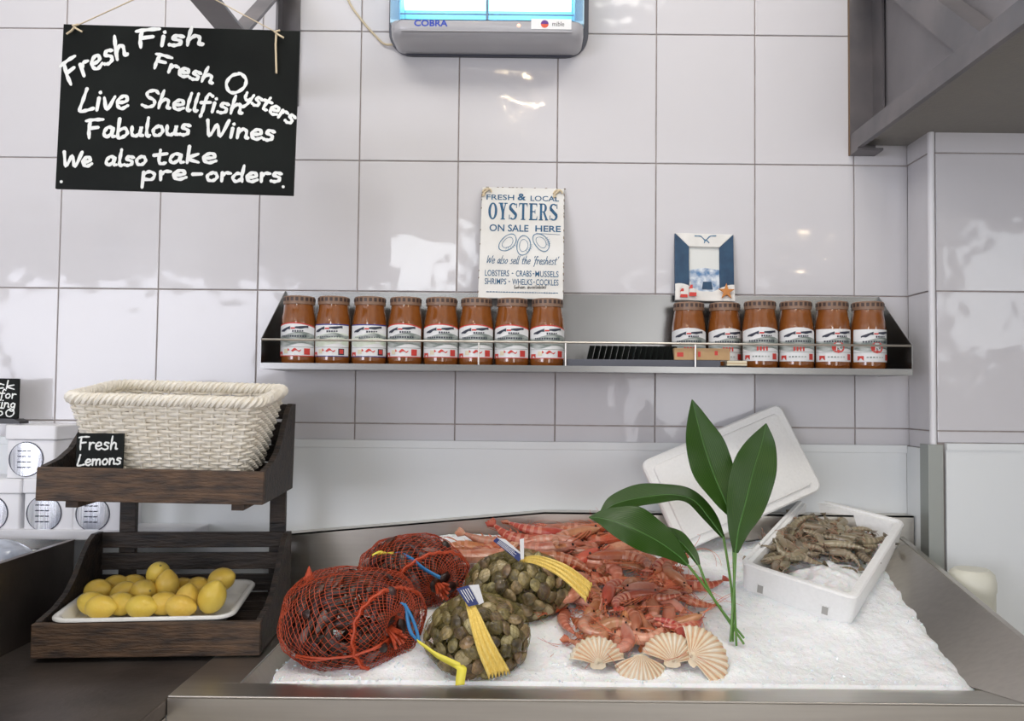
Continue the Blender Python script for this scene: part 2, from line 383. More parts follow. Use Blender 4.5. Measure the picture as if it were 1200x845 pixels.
M['film'] = mat('clear_film', (.6, .65, .75), .15, var=(.3, .33, .4), scale=14, bump=.6, bscale=18)
M['bulb'] = mat('warm_halogen', (1, .9, .7), .3, emit=(1, .78, .5), estr=260)
M['glass'] = mat('window_glass', (.9, .95, 1), .02, trans=1)
def cover_material():
    m = bpy.data.materials.new('clear_cover'); m.use_nodes = True; nt = m.node_tree; L = nt.links; nt.nodes.remove(nt.nodes['Principled BSDF'])
    t = nt.nodes.new('ShaderNodeBsdfTransparent'); t.inputs[0].default_value = (.78, .84, .9, 1); g = nt.nodes.new('ShaderNodeBsdfGlossy'); g.inputs['Roughness'].default_value = .12
    x = nt.nodes.new('ShaderNodeMixShader'); x.inputs[0].default_value = .1; L.new(t.outputs[0], x.inputs[1]); L.new(g.outputs[0], x.inputs[2])
    L.new(x.outputs[0], nt.nodes['Material Output'].inputs[0]); return m
M['cover'] = cover_material()
# ================================================================ THE ROOM
RX0, RX1, RY0, RZ1 = -5.6, 3.5, -6.4, 3.3
PX, PY = .966, -.12                          # pillar: left face and front face
TX0, TW, TZ0, TH = .067, .2535, 1.469, .336  # tile grid of the back wall
def tiles(mb, x0, x1, z0, z1, to3, gx0, rnd):
    g = .0016
    i0 = math.floor((x0-gx0)/TW); 
    for i in range(i0, int((x1-gx0)/TW)+2):
        for j in range(-2, 7):
            a, b = max(x0, gx0+i*TW), min(x1, gx0+(i+1)*TW); c, d = max(z0, TZ0+j*TH), min(z1, TZ0+(j+1)*TH)
            if b-a < .01 or d-c < .01: continue
            a += g; b -= g; c += g; d -= g; h = .004; e = .0012
            tx, tz = rnd.gauss(0, .0022), rnd.gauss(0, .0022)
            q = [(a,c),(b,c),(b,d),(a,d)]; qi = [(a+e,c+e),(b-e,c+e),(b-e,d-e),(a+e,d-e)]
            lift = lambda p: h+(p[0]-(a+b)/2)*tx+(p[1]-(c+d)/2)*tz
            vs = [to3(p[0], p[1], 0) for p in q]+[to3(p[0], p[1], lift(p)-e*.7) for p in q]+[to3(p[0], p[1], lift(p)) for p in qi]
            fs = [(k, (k+1)%4, 4+(k+1)%4, 4+k) for k in range(4)]+[(4+k, 4+(k+1)%4, 8+(k+1)%4, 8+k) for k in range(4)]+[(8,9,10,11)]
            mb.add(vs, fs)
rt = random.Random(3)
m = MB(); m.box((RX0-.1, .0, 0), (RX1+.1, .12, RZ1)); wall = struct(m.build('wall_back', M['grout'], smooth=False))
m = MB(); tiles(m, RX0, PX, 1.425, RZ1, lambda x, z, h: (x, -h, z), TX0, rt); m.build('tiles', M['tile'], wall, smooth=False)
m = MB(); m.box((PX, PY, 0), (RX1, -.0005, RZ1)); pil = struct(m.build('wall_pillar', M['grout'], smooth=False))
m = MB(); tiles(m, PX+.012, RX1, 1.44, RZ1, lambda x, z, h: (x, PY-h, z), PX+.012, rt)
tiles(m, PY+.001, -.0045, 1.425, RZ1, lambda y, z, h: (PX-h, y, z), PY-.14, rt)
m.build('tiles', M['tile'], pil, smooth=False)
m = MB(); m.tube([(PX+.003, PY-.002, 1.43), (PX+.003, PY-.002, RZ1)], .008, 10); m.build('edge_trim', M['white_plastic'], pil)
# white splashback sheet below the tiles
m = MB(); m.box((RX0, -.011, .0), (PX-.011, -.0005, 1.425)); m.box((RX0, -.015, 1.408), (PX-.011, -.011, 1.428)); struct(m.build('trim_1', M['cladding'], smooth=False, bevel=.0015))
m = MB(); m.box((PX-.011, PY-.001, 0), (PX-.0005, -.011, 1.425)); m.box((PX+.03, PY-.010, 0), (RX1, PY-.0005, 1.44)); m.box((PX+.03, PY-.014, 1.424), (RX1, PY-.010, 1.44)); struct(m.build('trim_2', M['cladding'], smooth=False))
m = MB(); m.box((PX-.0115, PY-.014, 0), (PX+.022, PY-.0105, 1.437)); m.box((PX-.0145, PY-.014, 0), (PX-.0115, PY+.03, 1.437)); struct(m.build('trim_3', M['strip'], smooth=False, bevel=.001))
# floor, ceiling, other walls
m = MB(); m.box((RX0-.1, RY0-.1, -.1), (RX1+.1, .12, 0)); struct(m.build('floor', M['floor'], smooth=False))
m = MB(); m.box((RX0-.1, RY0-.1, RZ1), (RX1+.1, .12, RZ1+.1)); struct(m.build('ceiling', M['paint'], smooth=False))
m = MB(); m.box((RX0-.1, RY0, 0), (RX0, 0, RZ1)); struct(m.build('wall_left', M['paint'], smooth=False))
m = MB(); m.box((RX1, RY0, 0), (RX1+.1, 0, RZ1)); struct(m.build('wall_right', M['paint'], smooth=False))
m = MB(); m.box((RX0, RY0-.1, 0), (RX1, RY0, RZ1)); struct(m.build('wall_front', M['paint'], smooth=False))
# halogen spots whose reflections sparkle in the tiles
for k, (x, y, z) in enumerate([(-.04, -2.75, 3.27), (-1.95, -5.65, 3.27), (2.27, -4.95, 2.9)]):
    t = thing('ceiling_spotlight', ['three-lamp halogen cluster on the ceiling nearest the fish counter', 'three-lamp halogen cluster on the ceiling near the shopfront', 'three-lamp halogen cluster hanging lower by the door'][k], 'light', (x, y, z))
    m = MB(); m.lathe([(.0, .03), (.09, .03), (.09, .012), (.0, .012)], 20); 
    if z < 3: m.tube([(0,0,.03), (0,0,RZ1-z)], .006, 6)
    m.build('base_plate', M['white_plastic'], t)
    for a in range(3):
        m = MB(); an = 2*pi*a/3+pi/2; m.ball((.055*cos(an), .055*sin(an), 0), .024, 10); m.build('bulb', M['bulb'], t)

# ================================================================ OVERHEAD BRACKETS
def angle_bar(mb, p, q, w_, side=(1,0,0), t=.005):
    """L section from p to q: one flange along side, one perpendicular"""
    p, q = Vector(p), Vector(q); d = (q-p).normalized(); s_ = Vector(side); n = d.cross(s_).normalized()
    for a, b in ((s_*w_, n*t), (s_*t, n*w_)):
        mb.prism([p, p+a, p+a+b, p+b], q-p)
zA = 2.195
t = thing('wall_bracket', 'grey steel angle bracket projecting from the wall above the chalkboard', 'bracket', (-.62, -.02, 2.3))
def part(mb, name, mt, parent, **k):
    o = mb.build(name, mt, None, **k); o.parent = parent; o.matrix_parent_inverse = parent_inv(parent); return o
def parent_inv(p):
    bpy.context.view_layer.update(); return p.matrix_world.inverted()
xb = -.648; zB = 2.30
m = MB(); m.box((xb, -.012, zB-.02), (xb+.05, -.0045, 3.0)); m.box((xb, -.05, zB), (xb+.006, -.012, 3.0)); part(m, 'wall_post', M['bracket'], t, smooth=False)
m = MB(); m.box((xb-.012, -.90, zB), (xb+.045, -.012, zB+.006)); m.box((xb-.012, -.90, zB+.006), (xb-.006, -.012, zB+.045)); part(m, 'arm', M['sheet'], t, smooth=False)
m = MB(); m.m = Matrix.Translation((xb, -.36, zB+.004)) @ Matrix.Rotation(radians(-50), 4, 'X'); m.box((0,-.02,0),(.04,-.015,.45)); m.box((0,-.015,0),(.005,.02,.45)); part(m, 'strut', M['bracket'], t, smooth=False)
t = thing('overhead_shelf', 'grey overhead steel shelf on angle brackets in the upper right corner', 'shelf', (.85, -.02, zA))
xb = .815
m = MB(); m.box((xb, -.012, zA-.03), (xb+.065, -.0045, 3.0)); m.box((xb+.059, -.07, zA), (xb+.065, -.012, 3.0)); part(m, 'wall_post', M['bracket'], t, smooth=False)
m = MB(); m.box((xb-.002, -.012, zA-.03), (xb, -.0045, 3.0)); part(m, 'sealant_strip', M['rust'], t, smooth=False)
m = MB(); m.box((xb, -.06, zA-.03), (xb+.065, -.0125, zA-.024)); m.box((xb, -1.15, zA-.024), (xb+.012, -.0125, zA+.022)); part(m, 'arm', M['bracket'], t, smooth=False)
m = MB(); m.box((xb+.07, -1.15, zA+.014), (xb+.074, -.0045, 3.0)); part(m, 'side_sheet', M['sheet'], t, smooth=False)
m = MB(); m.m = Matrix.Translation((xb+.012, -.60, zA+.006)) @ Matrix.Rotation(radians(-50), 4, 'X'); m.box((0, -.03, 0), (.05, -.024, .75)); m.box((0, -.024, 0), (.006, .03, .75)); part(m, 'strut', M['bracket'], t, smooth=False)
m = MB(); m.box((xb+.012, -1.15, zA-.004), (2.6, -.0125, zA+.012)); part(m, 'bottom_panel', M['hood'], t, smooth=False)

# ================================================================ STEEL COUNTERS
ZL = 1.02
t = thing('steel_worktop', 'dark stainless worktop carrying the wooden two-tier crate stand', 'counter', (-.85, -.6, ZL))
m = MB(); m.box((-1.05, -1.5, ZL-.035), (-.6215, -.02, ZL-.006)); part(m, 'top_sheet', M['steel_dark'], t, smooth=False, bevel=.003)
m = MB(); m.box((-.634, -1.5, .2), (-.6215, -.673, ZL-.036)); m.box((-1.05, -1.5, .2), (-.634, -1.488, ZL-.036)); part(m, 'apron', M['steel'], t, smooth=False)
t = thing('ice_counter', 'stainless steel ice display counter along the tiled wall', 'counter', (.2, -.6, ZL))
m = MB()
yo, yi = -.672, -.604
m.box((-.62, yo, ZL-.004), (1.0, yi, ZL))                                    # front lip
m.box((-.62, yi, ZL-.004), (-.517, -.07, ZL))                                # left flange
part(m, 'rim', M['steel'], t, smooth=False, bevel=.0015)
m = MB(); m.box((-.62, yo, .15), (1.0, yo+.006, ZL-.004)); m.box((.62, yo+.006, .925), (1.6, -.14, .93)); m.box((-.62, yo+.006, .15), (-.612, -.07, ZL-.004)); part(m, 'front_apron', M['steel'], t, smooth=False)
m = MB()
yb = -.058
m.prism([(-.62, yb, ZL-.06), (.95, yb, ZL-.06), (.95, yb, 1.257), (.04, yb, 1.257), (-.62, yb, 1.195)], (0, .004, 0))
m.prism([(.95, yb, 1.257), (.04, yb, 1.257), (.04, yb+.0465, 1.257), (.95, yb+.0465, 1.257)], (0, 0, -.004))
m.prism([(.04, yb, 1.257), (-.62, yb, 1.195), (-.62, yb+.0465, 1.195), (.04, yb+.0465, 1.257)], (0, 0, -.004))
part(m, 'back_splash', M['steel'], t, smooth=False)
m = MB(); m.box((-.521, yi, .9), (-.517, -.07, ZL-.004)); m.prism([(-.517, yi, ZL-.003), (-.45, yi, ZL-.075), (-.45, -.07, ZL-.075), (-.517, -.07, ZL-.003)], (-.003, 0, -.003)); m.box((-.517, yi-.002, .9), (.9, yi, ZL-.004)); m.box((-.517, yi, .9), (.9, -.07, .904)); part(m, 'basin', M['steel'], t, smooth=False)
def side_plate(Y, z): return .831 - .573*(Y+.602) + 1.87*(z-1.02)
m = MB()
A = Vector((.87, -.676, 1.0205)); A2 = Vector((.56-.02, -.13, ZL)); B2 = Vector((.902, -.13, 1.203)); B1 = Vector((.9575, -.80, 1.0265))
P0 = [A, A2, B2, Vector((.937, -.555, 1.091)), B1]
n_ = (P0[1]-P0[0]).cross(P0[3]-P0[0]).normalized()
if n_.x < 0: n_ = -n_
m.prism(P0, Vector((.006, 0, -.003)))
R0 = [Vector((.895, -.10, 1.213)), Vector((.937, -.555, 1.091)), B1]
for a, b in zip(R0, R0[1:]): m.prism([a, b, b+Vector((.012, 0, 0)), a+Vector((.012, 0, 0))], (0, 0, -.004))
part(m, 'sloped_side_plate', M['steel'], t, smooth=False)
# neighbouring bin behind the worktop
t = thing('left_ice_bin', 'dark steel ice bin at the left frame edge behind the worktop', 'bin', (-1.3, -.6, ZL))
m = MB(); m.box((-1.058, -1.5, .2), (-1.051, -.175, 1.197)); m.box((-1.062, -1.5, 1.197), (-1.049, -.175, 1.2)); part(m, 'side_wall', M['steel_dark'], t, smooth=False)
m = MB(); m.box((-2.2, -.18, .9), (-1.059, -.172, 1.2)); m.box((-2.2, -1.5, .9), (-1.059, -1.492, 1.2)); m.box((-2.2, -1.49, 1.0), (-1.059, -.18, 1.004)); part(m, 'basin', M['steel_pale'], t, smooth=False)
rr = random.Random(5)
def bin_ice(u, v):
    x = -2.1+u*1.035; y = -1.4+v*1.215
    z = 1.14+.04*v+.018*noise.noise((x*9, y*9, 0))+.006*noise.noise((x*60, y*60, 3))
    return (x, y, z)
m = MB(); m.grid(bin_ice, 70, 70); tag(m.build('crushed_ice', M['ice'], smooth=True), 'crushed ice in the left bin beside the dark steel wall', 'ice', kind='stuff')
m = MB()
c = at(-6, 657, -.33)
m.grid(lambda u, v: (c.x+(.085*cos(2*pi*u))*sin(pi*(.01+.98*v))*(1+.2*noise.noise((u*6, v*5, 0))), c.y+.06*sin(2*pi*u)*sin(pi*(.01+.98*v)), c.z-.008-.05*cos(pi*v)*(1+.25*noise.noise((u*5, v*7, 2)))), 32, 18, closeu=True)
tag(m.build('wrapped_fish', M['film'], ang=180), 'film-wrapped fish piece on the ice in the left bin', 'fish')

# white ledge with canisters
m = MB(); m.box((-2.0, -.132, 1.19), (-.80, -.0115, 1.214)); o = m.build('ledge', M['white_plastic'], smooth=False, bevel=.003); tag(o, 'white ledge under the round-windowed canisters', 'ledge')
def canister(px, py, Y, wpx, label):
    d = 2.17+Y; c = at(px, py, Y); W = wpx*d/1000; H = W*1.02
    t = thing('canister', label, 'canister', (c.x, c.y+W*.5, c.z), group='white canisters on the ledge')
    def rsq(hw, z0, z1, rad):
        m = MB(); pts = []
        for qx, qy, a0 in ((1,1,0), (-1,1,90), (-1,-1,180), (1,-1,270)):
            for k in range(6):
                a = radians(a0+k*18); pts.append((qx*(hw-rad)+rad*cos(a), qy*(hw-rad)+rad*sin(a), z0))
        m.prism(pts, (0, 0, z1-z0)); return m
    hw = W*.47
    m = rsq(hw, 0, H*.72, .006); m.build('body', M['white_plastic'], t, bevel=.0015)
    m = rsq(W*.5, H*.725, H, .007); m.build('lid', M['white_plastic'], t, bevel=.003)
    # round window with the tin inside
    y = -hw; r = W*.325; zc = H*.36; xo = -W*.08
    m = MB(); m.m = Matrix.Translation((xo, y-.0006, zc)) @ Matrix.Rotation(pi/2, 4, 'X')
    m.lathe([(r*1.03, -.002), (r*1.03, .0012), (r*.97, .0012), (r*.97, -.002)], 32, caps=False); m.build('window_ring', M['uv_edge'], t)
    m = MB()
    def tinf(u, v):
        a = 2*pi*u; q = r*.98*(.02+.98*v); x = cos(a)*q; z = sin(a)*q
        return (xo+x, y-.0008-.0035*(1-(x/r)**2), zc+z)
    m.grid(tinf, 32, 8, closeu=True)
    win = m.build('tin_window', M['tin'], t)
    m = MB()
    for i in range(4):
        for j in range(3):
            x0 = xo-r*.45+j*r*.28; z0 = zc-r*.5+i*r*.32
            m.box((x0, y-.006, z0), (x0+r*.2, y-.0055, z0+r*.06))
    m.build('label_print', M['p_navy'], win, smooth=False)
    return t
canister(34, 561, -.122, 61, 'white canister with round window, alone on the upper row')
canister(55, 625, -.122, 62, 'white canister half hidden by the wooden tray corner, middle of the lower row')
canister(-8, 625, -.122, 62, 'white canister cut by the left frame edge, lower row')
canister(112, 625, -.122, 60, 'white canister behind the crate stand leg, right end of lower row')
# second upper-row canister left of frame carries the black price card
c = at(-6, 497.5, -.075)
t = thing('price_card', 'black price card on a foot above the upper canister, cut by frame edge', 'sign', (c.x, c.y, c.z+.003))
W = .115; H = .098
m = MB(); m.box((-W*.5+.0, -.003, .012), (W*.5, .003, .012+H)); m.build('board', M['slate'], t, smooth=False, bevel=.001)
m = MB(); m.prism([(-W*.62, -.02, 0), (W*.62, -.02, 0), (W*.62, -.02, .006), (W*.5, -.02, .012), (-W*.5, -.02, .012), (-W*.62, -.02, .006)], (0, .04, 0)); m.build('foot', M['black_plastic'], t, smooth=False)
m = MB(); to3 = lambda p: (p.x, -.0035, p.y)
for k, s_ in enumerate(('ck', 'tfor', 'king', '50')):
    y = .012+H-.024-.0225*k; write(m, s_, [(.0+.004*k*0, y), (.052, y-.003)], .021, .0032, to3)
m.build('lettering', M['chalk'], t, smooth=False)

# ================================================================ TWO-TIER WOODEN CRATE STAND
YAW = radians(4.5)
c = at(171, 767, -.47)
t = thing('crate_stand', 'dark weathered wooden two-tier crate stand on the steel worktop', 'stand', (c.x, c.y, ZL-.006), (0, 0, YAW))
CW, CD = .219, .302
def crate(parent, z0, name, roll=0):
    m = MB(); 
    for k in range(5): m.box((-CW+.012, .016+k*.0545, .022+.03*k/4), (CW-.012, .016+k*.0545+.051, .030+.03*k/4))
    r = m.build(name, M['wood'], parent, smooth=False); r.location = (0, 0, z0); r.rotation_euler = (0, roll, 0)
    m = MB(); m.box((-CW, 0, 0), (CW, .016, .066)); m.build('front_board', M['wood_edge'], r, smooth=False, bevel=.002)
    prof = [(.0165, 0), (CD, 0), (CD, .198), (.262, .199), (.235, .188), (.205, .162), (.17, .125), (.13, .096), (.08, .078), (.0165, .068)]
    for s_ in (-1, 1):
        m = MB(); x = s_*CW if s_ < 0 else CW-.012
        m.prism([(x, y, z) for y, z in prof], (.012, 0, 0)); m.build('side_panel', M['wood'], r, smooth=False, bevel=.0012)
    for z in ((.062, .10), (.112, .150), (.162, .197)):
        m = MB(); m.box((-CW+.0125, CD-.012, z[0]), (CW-.0125, CD-.001, z[1])); m.build('back_slat', M['wood'], r, smooth=False, bevel=.0012)
    for s_ in (-1, 1):
        m = MB(); x = s_*CW*.74; m.box((x-.012, .03, -.016 if z0 > .1 else -.008), (x+.012, CD-.03, -.0005)); m.build('runner', M['wood_edge'], r, smooth=False)
    return r
z_up = at(178, 588, -.45).z - (ZL-.006)
crate(t, .009, 'lower_tray'); crate(t, z_up, 'upper_tray', radians(1.1))
for x in (-.155, .185):
    m = MB(); m.box((x-.018, CD+.0005, .05), (x+.018, CD+.018, z_up+.15)); m.build('upright_post', M['wood'], t, smooth=False, bevel=.0015)

# wicker basket: woven strands round upright stakes
bt = bpy.data.objects.new('wicker_basket', None); COL.objects.link(bt)
tag(bt, 'empty cream wicker basket sitting in the upper wooden tray', 'basket')
bt.matrix_world = Matrix.Translation((c.x, c.y, ZL-.006+z_up)) @ Matrix.Rotation(YAW, 4, 'Z') @ Matrix.Rotation(radians(1.1), 4, 'Y') @ Matrix.Translation((.012, .040, .041)) @ Matrix.Rotation(radians(6.5), 4, 'X')
BH = .158
def bask(s_, h, off=0):
    """point on the basket wall: s_ 0..1 round the rim, h 0..1 up"""
    hx = .150+.038*h; hy = .096+.032*h; cy = .118
    r = .03; per = [(hx-r)*2, pi/2*r, (hy-r)*2, pi/2*r]*2; tot = sum(per); d = (s_ % 1)*tot
    segs = [((-hx+r, -hy), (1, 0)), ((hx-r, -hy+r), -90), ((hx, -hy+r), (0, 1)), ((hx-r, hy-r), 0), ((hx-r, hy), (-1, 0)), ((-hx+r, hy-r), 90), ((-hx, hy-r), (0, -1)), ((-hx+r, -hy+r), 180)]
    for L_, (p, q) in zip(per, segs):
        if d <= L_: break
        d -= L_
    if isinstance(q, tuple): pt = Vector((p[0]+q[0]*d, p[1]+q[1]*d)); nn = Vector((q[1], -q[0]))
    else: a = radians(q)+d/r; pt = Vector((p[0]+r*cos(a), p[1]+r*sin(a))); nn = Vector((cos(a), sin(a)))
    pt += nn*off; return Vector((pt.x, cy+pt.y, BH*h))
NS = 52
m = MB(); rb = random.Random(2)
NR = 21
for k in range(NR):
    h = (k+.6)/NR*.97; pts = []
    for i in range(NS*4):
        a = 2*pi*i/4/2*1.0
        pts.append(bask(i/(NS*4), h+.012*noise.noise((i*.21, k*3.1, 0)), .0042*cos(pi*i/4*1.0+pi*k)))
    m.tube(pts, .0036, 5, closed=True, up=(0, 0, 1))
m.build('woven_wall', M['wicker'], bt, merge=False)
m = MB()
for i in range(NS): m.tube([bask(i/NS, 0), bask(i/NS, .5), bask(i/NS, 1)], .0028, 5)
m.build('stakes', M['wicker'], bt, merge=False)
m = MB()
for q in range(3):
    pts = [bask(i/300, 1, .008*cos(2*pi*i/300*34+q*2.094))+Vector((0, 0, .006+.008*sin(2*pi*i/300*34+q*2.094))) for i in range(300)]
    m.tube(pts, .0056, 6, closed=True)
m.build('rolled_rim', M['wicker'], bt, merge=False)
m = MB(); m.grid(lambda u, v: bask(u, 0)*v + Vector((0, .118, 0))*(1-v) + Vector((0, 0, .002+.0025*cos(v*60))), 80, 14, closeu=True); m.build('woven_base', M['wicker'], bt)

# small lemon price card
lm = Matrix.Translation((c.x, c.y, ZL-.006+z_up)) @ Matrix.Rotation(YAW, 4, 'Z') @ Matrix.Translation((-.108, .0225, .034)) @ Matrix.Rotation(radians(-2), 4, 'X')
lt = bpy.data.objects.new('price_card', None); COL.objects.link(lt); lt.matrix_world = lm
tag(lt, 'small black card reading Fresh Lemons, leaning on the wicker basket', 'sign')
m = MB(); m.box((-.046, -.002, 0), (.046, .002, .102)); m.build('board', M['slate'], lt, smooth=False, bevel=.001)
m = MB(); to3 = lambda p: (p.x, -.0026, p.y)
write(m, 'Fresh', [(-.041, .069), (.036, .070)], .026, .0034, to3); write(m, 'Lemons', [(-.042, .037), (.044, .041)], .022, .0034, to3); write(m, '50p', [(-.012, .009), (.036, .010)], .022, .0034, to3)
m.build('lettering', M['chalk'], lt, smooth=False)

# enamel tray with lemons
tw, td = .177, .134
tc_ = at(164, 722, -.462); tilt = radians(3.5); tyaw = radians(7.0)
trm = Matrix.Translation((tc_.x, tc_.y, tc_.z-.003)) @ Matrix.Rotation(tyaw, 4, 'Z') @ Matrix.Rotation(tilt, 4, 'X')
tr = bpy.data.objects.new('enamel_tray', None); COL.objects.link(tr); tr.matrix_world = trm
tag(tr, 'white enamel tray of lemons in the lower wooden tray', 'tray')
def rr_loop(hx, hy, r, z, n=7):
    out = []
    for qx, qy, a0 in ((1,1,0), (-1,1,90), (-1,-1,180), (1,-1,270)):
        for k in range(n):
            a = radians(a0+k*90/(n-1)); out.append((qx*(hx-r)+r*cos(a), td+qy*(hy-r)+r*sin(a), z))
    return out
loops = [(tw-.03, td-.03, .02, -.026), (tw-.022, td-.022, .028, -.024), (tw-.015, td-.015, .03, -.004), (tw-.004, td-.004, .035, 0), (tw, td, .038, -.003), (tw, td, .038, -.007), (tw-.004, td-.004, .035, -.007), (tw-.012, td-.012, .03, -.012), (tw-.026, td-.026, .028, -.030), (tw-.04, td-.04, .02, -.031)]
L_ = [rr_loop(*l) for l in loops]; k = len(L_[0]); m = MB(); vs = [p for l in L_ for p in l]
m.add(vs, [(i*k+j, i*k+(j+1)%k, (i+1)*k+(j+1)%k, (i+1)*k+j) for i in range(len(L_)-1) for j in range(k)]+[tuple(range(k)), tuple(range((len(L_)-1)*k, len(L_)*k))])
m.build('tray_pan', M['enamel'], tr, ang=60)
def lemon_mesh():
    prof = []
    for i in range(19):
        a = pi*i/18; z = -cos(a); r = sin(a)**.9
        zz = .0335*z + (.006*max(0, (z-.82)/.18)**1.5 if z > .82 else 0) - (.003*max(0, (-z-.9)/.1) if z < -.9 else 0)
        prof.append((max(.0012, .0268*r), zz))
    b = MB(); b.lathe(prof, 22); return b
lem0 = lemon_mesh().mesh('lemon', M['lemon'], ang=180)
mt_ = MB(); mt_.ball((0, 0, -.0355), (.0032, .0032, .0022), 8); tip0 = mt_.mesh('stem_end', M['lemon_tip'])
trn = (trm.to_3x3() @ Vector((0, 0, 1)))
LEM = [  # px, py, height of centre above tray bottom, axis (photo plane angle deg, toward camera), label
 (114.5,692,.030,10,.3,'lemon at the left end of the front of the enamel tray, upper of two'),
 (108.5,707.5,.026,-15,.1,'lemon lying at the front left corner of the enamel tray'),
 (134.5,687,.026,20,.1,'lemon at the back left of the tray, half hidden'),
 (157,686,.026,0,.2,'lemon at the back of the tray, left of the topmost lemon'),
 (141.5,707.5,.026,5,.3,'lemon at the front of the tray, second from the left'),
 (144,696,.030,40,.2,'lemon wedged in the second row behind the front lemons, left of centre'),
 (168,693,.040,15,.9,'lemon in mid tray with its brown tip facing the camera'),
 (185.5,673,.062,60,.8,'topmost lemon balanced on the heap with a flat brown end showing'),
 (195.5,686,.048,80,.2,'lemon leaning under the topmost one, tip pointing up'),
 (165.5,711,.026,0,.1,'lemon pressed against the front rim at the middle of the tray'),
 (192,707,.028,5,.05,'long lemon lying sideways at the front of the tray'),
 (219.5,702,.032,75,.3,'upright lemon right of the long front lemon'),
 (211,711,.026,-5,.1,'lemon low at the front rim, right of centre'),
 (232.5,689,.030,0,.4,'orange-tinted lemon at the back right, in shade'),
 (248.5,700,.040,65,.3,'large lemon standing at the right end of the tray'),
 (259.5,679,.052,20,.4,'lemon perched on top at the right end of the heap'),
 (118,711.5,.026,0,.1,'lemon barely showing over the front rim at the left'),
 (213,690,.026,10,.2,'lemon hidden behind the upright leaning pair at mid back'),
]
for px, py, h, an, tw_, lab in LEM:
    o = bpy.data.objects.new('lemon', lem0); COL.objects.link(o)
    p = on_plane(px, py, trm @ Vector((0, td, -.024+h)), trn)
    ax = Vector((cos(radians(an)), -tw_, sin(radians(an)))).normalized()
    if tw_ > .5: ax = -ax
    o.location = p; o.rotation_euler = ax.to_track_quat('Z', 'Y').to_euler(); sc = .93 if h > .03 else .90
    if 'large' in lab: sc = 1.05
    o.scale = (sc, sc, sc)
    tag(o, lab, 'lemon', 'lemons in the enamel tray')
    e = bpy.data.objects.new('stem_end', tip0); COL.objects.link(e); e.parent = o
# ================================================================ WALL SHELF WITH JARS
SX0, SX1, SY, SZ = -.620, .885, -.197, 1.604
t = thing('wall_shelf', 'long stainless wall shelf with sloped end panels and guard rail', 'shelf', (.13, -.006, SZ))
m = MB(); m.box((SX0, -.0085, SZ), (SX1, -.0055, 1.802)); part(m, 'back_panel', M['steel_pale'], t, smooth=False)
m = MB(); m.box((SX0, SY, SZ-.003), (SX1, -.0085, SZ)); m.box((SX0, SY-.0015, SZ-.004), (SX1, SY, SZ+.010)); part(m, 'bottom_plate', M['steel_pale'], t, smooth=False)
for x in (SX0-.0015, SX1):
    m = MB(); m.prism([(x, -.0055, SZ-.004), (x, SY-.0015, SZ-.004), (x, SY-.0015, 1.668), (x, -.012, 1.802), (x, -.0055, 1.802)], (.0015, 0, 0)); part(m, 'end_panel', M['steel_pale'], t, smooth=False)
zr = 1.668
m = MB(); m.tube([(SX0, SY+.003, zr), (SX1, SY+.003, zr)], .0026, 8); part(m, 'guard_rail', M['steel'], t)
for px in (561, 663, 815):
    p = at(px, 415, SY+.003); m = MB(); m.tube([(p.x, SY+.003, SZ), (p.x, SY+.003, zr)], .0022, 8); part(m, 'rail_support', M['steel'], t)

JH = .172
def jar_body():
    b = MB(); b.lathe([(.001, .0), (.034, .0), (.0395, .006), (.0412, .02), (.0412, .105), (.0395, .122), (.0365, .138), (.0352, .150), (.0352, .158), (.001, .158)], 40, caps=False)
    return b.mesh('jar', M['soup'], ang=50)
def jar_lid():
    b = MB(); b.lathe([(.0365, .1515), (.0372, .152), (.0372, .1655), (.036, .1705), (.031, .172), (.001, .1715)], 40)
    for k in range(20):
        a = 2*pi*(k+.5)/20; b.m = Matrix.Rotation(a, 4, 'Z'); b.slot = 1; b.box((.0370, -.0034, .159), (.0378, .0034, .1675))
    return b.mesh('lid', [M['lid_tan'], M['lid_dot']], ang=40)
def cyl(b, a0, a1, z0, z1, r, mi, n=24):
    """curved patch in front of the jar; z0, z1 may be functions of the angle"""
    f = lambda z, a: z(a) if callable(z) else z
    vs = []; 
    for i in range(n+1):
        a = a0+(a1-a0)*i/n; vs += [(r*sin(a), -r*cos(a), f(z0, a)), (r*sin(a), -r*cos(a), f(z1, a))]
    b.add(vs, [(2*i, 2*i+2, 2*i+3, 2*i+1) for i in range(n)], mi)
PM = ['p_white', 'p_red', 'p_blue', 'p_navy', 'p_grey', 'p_sea', 'p_cream']
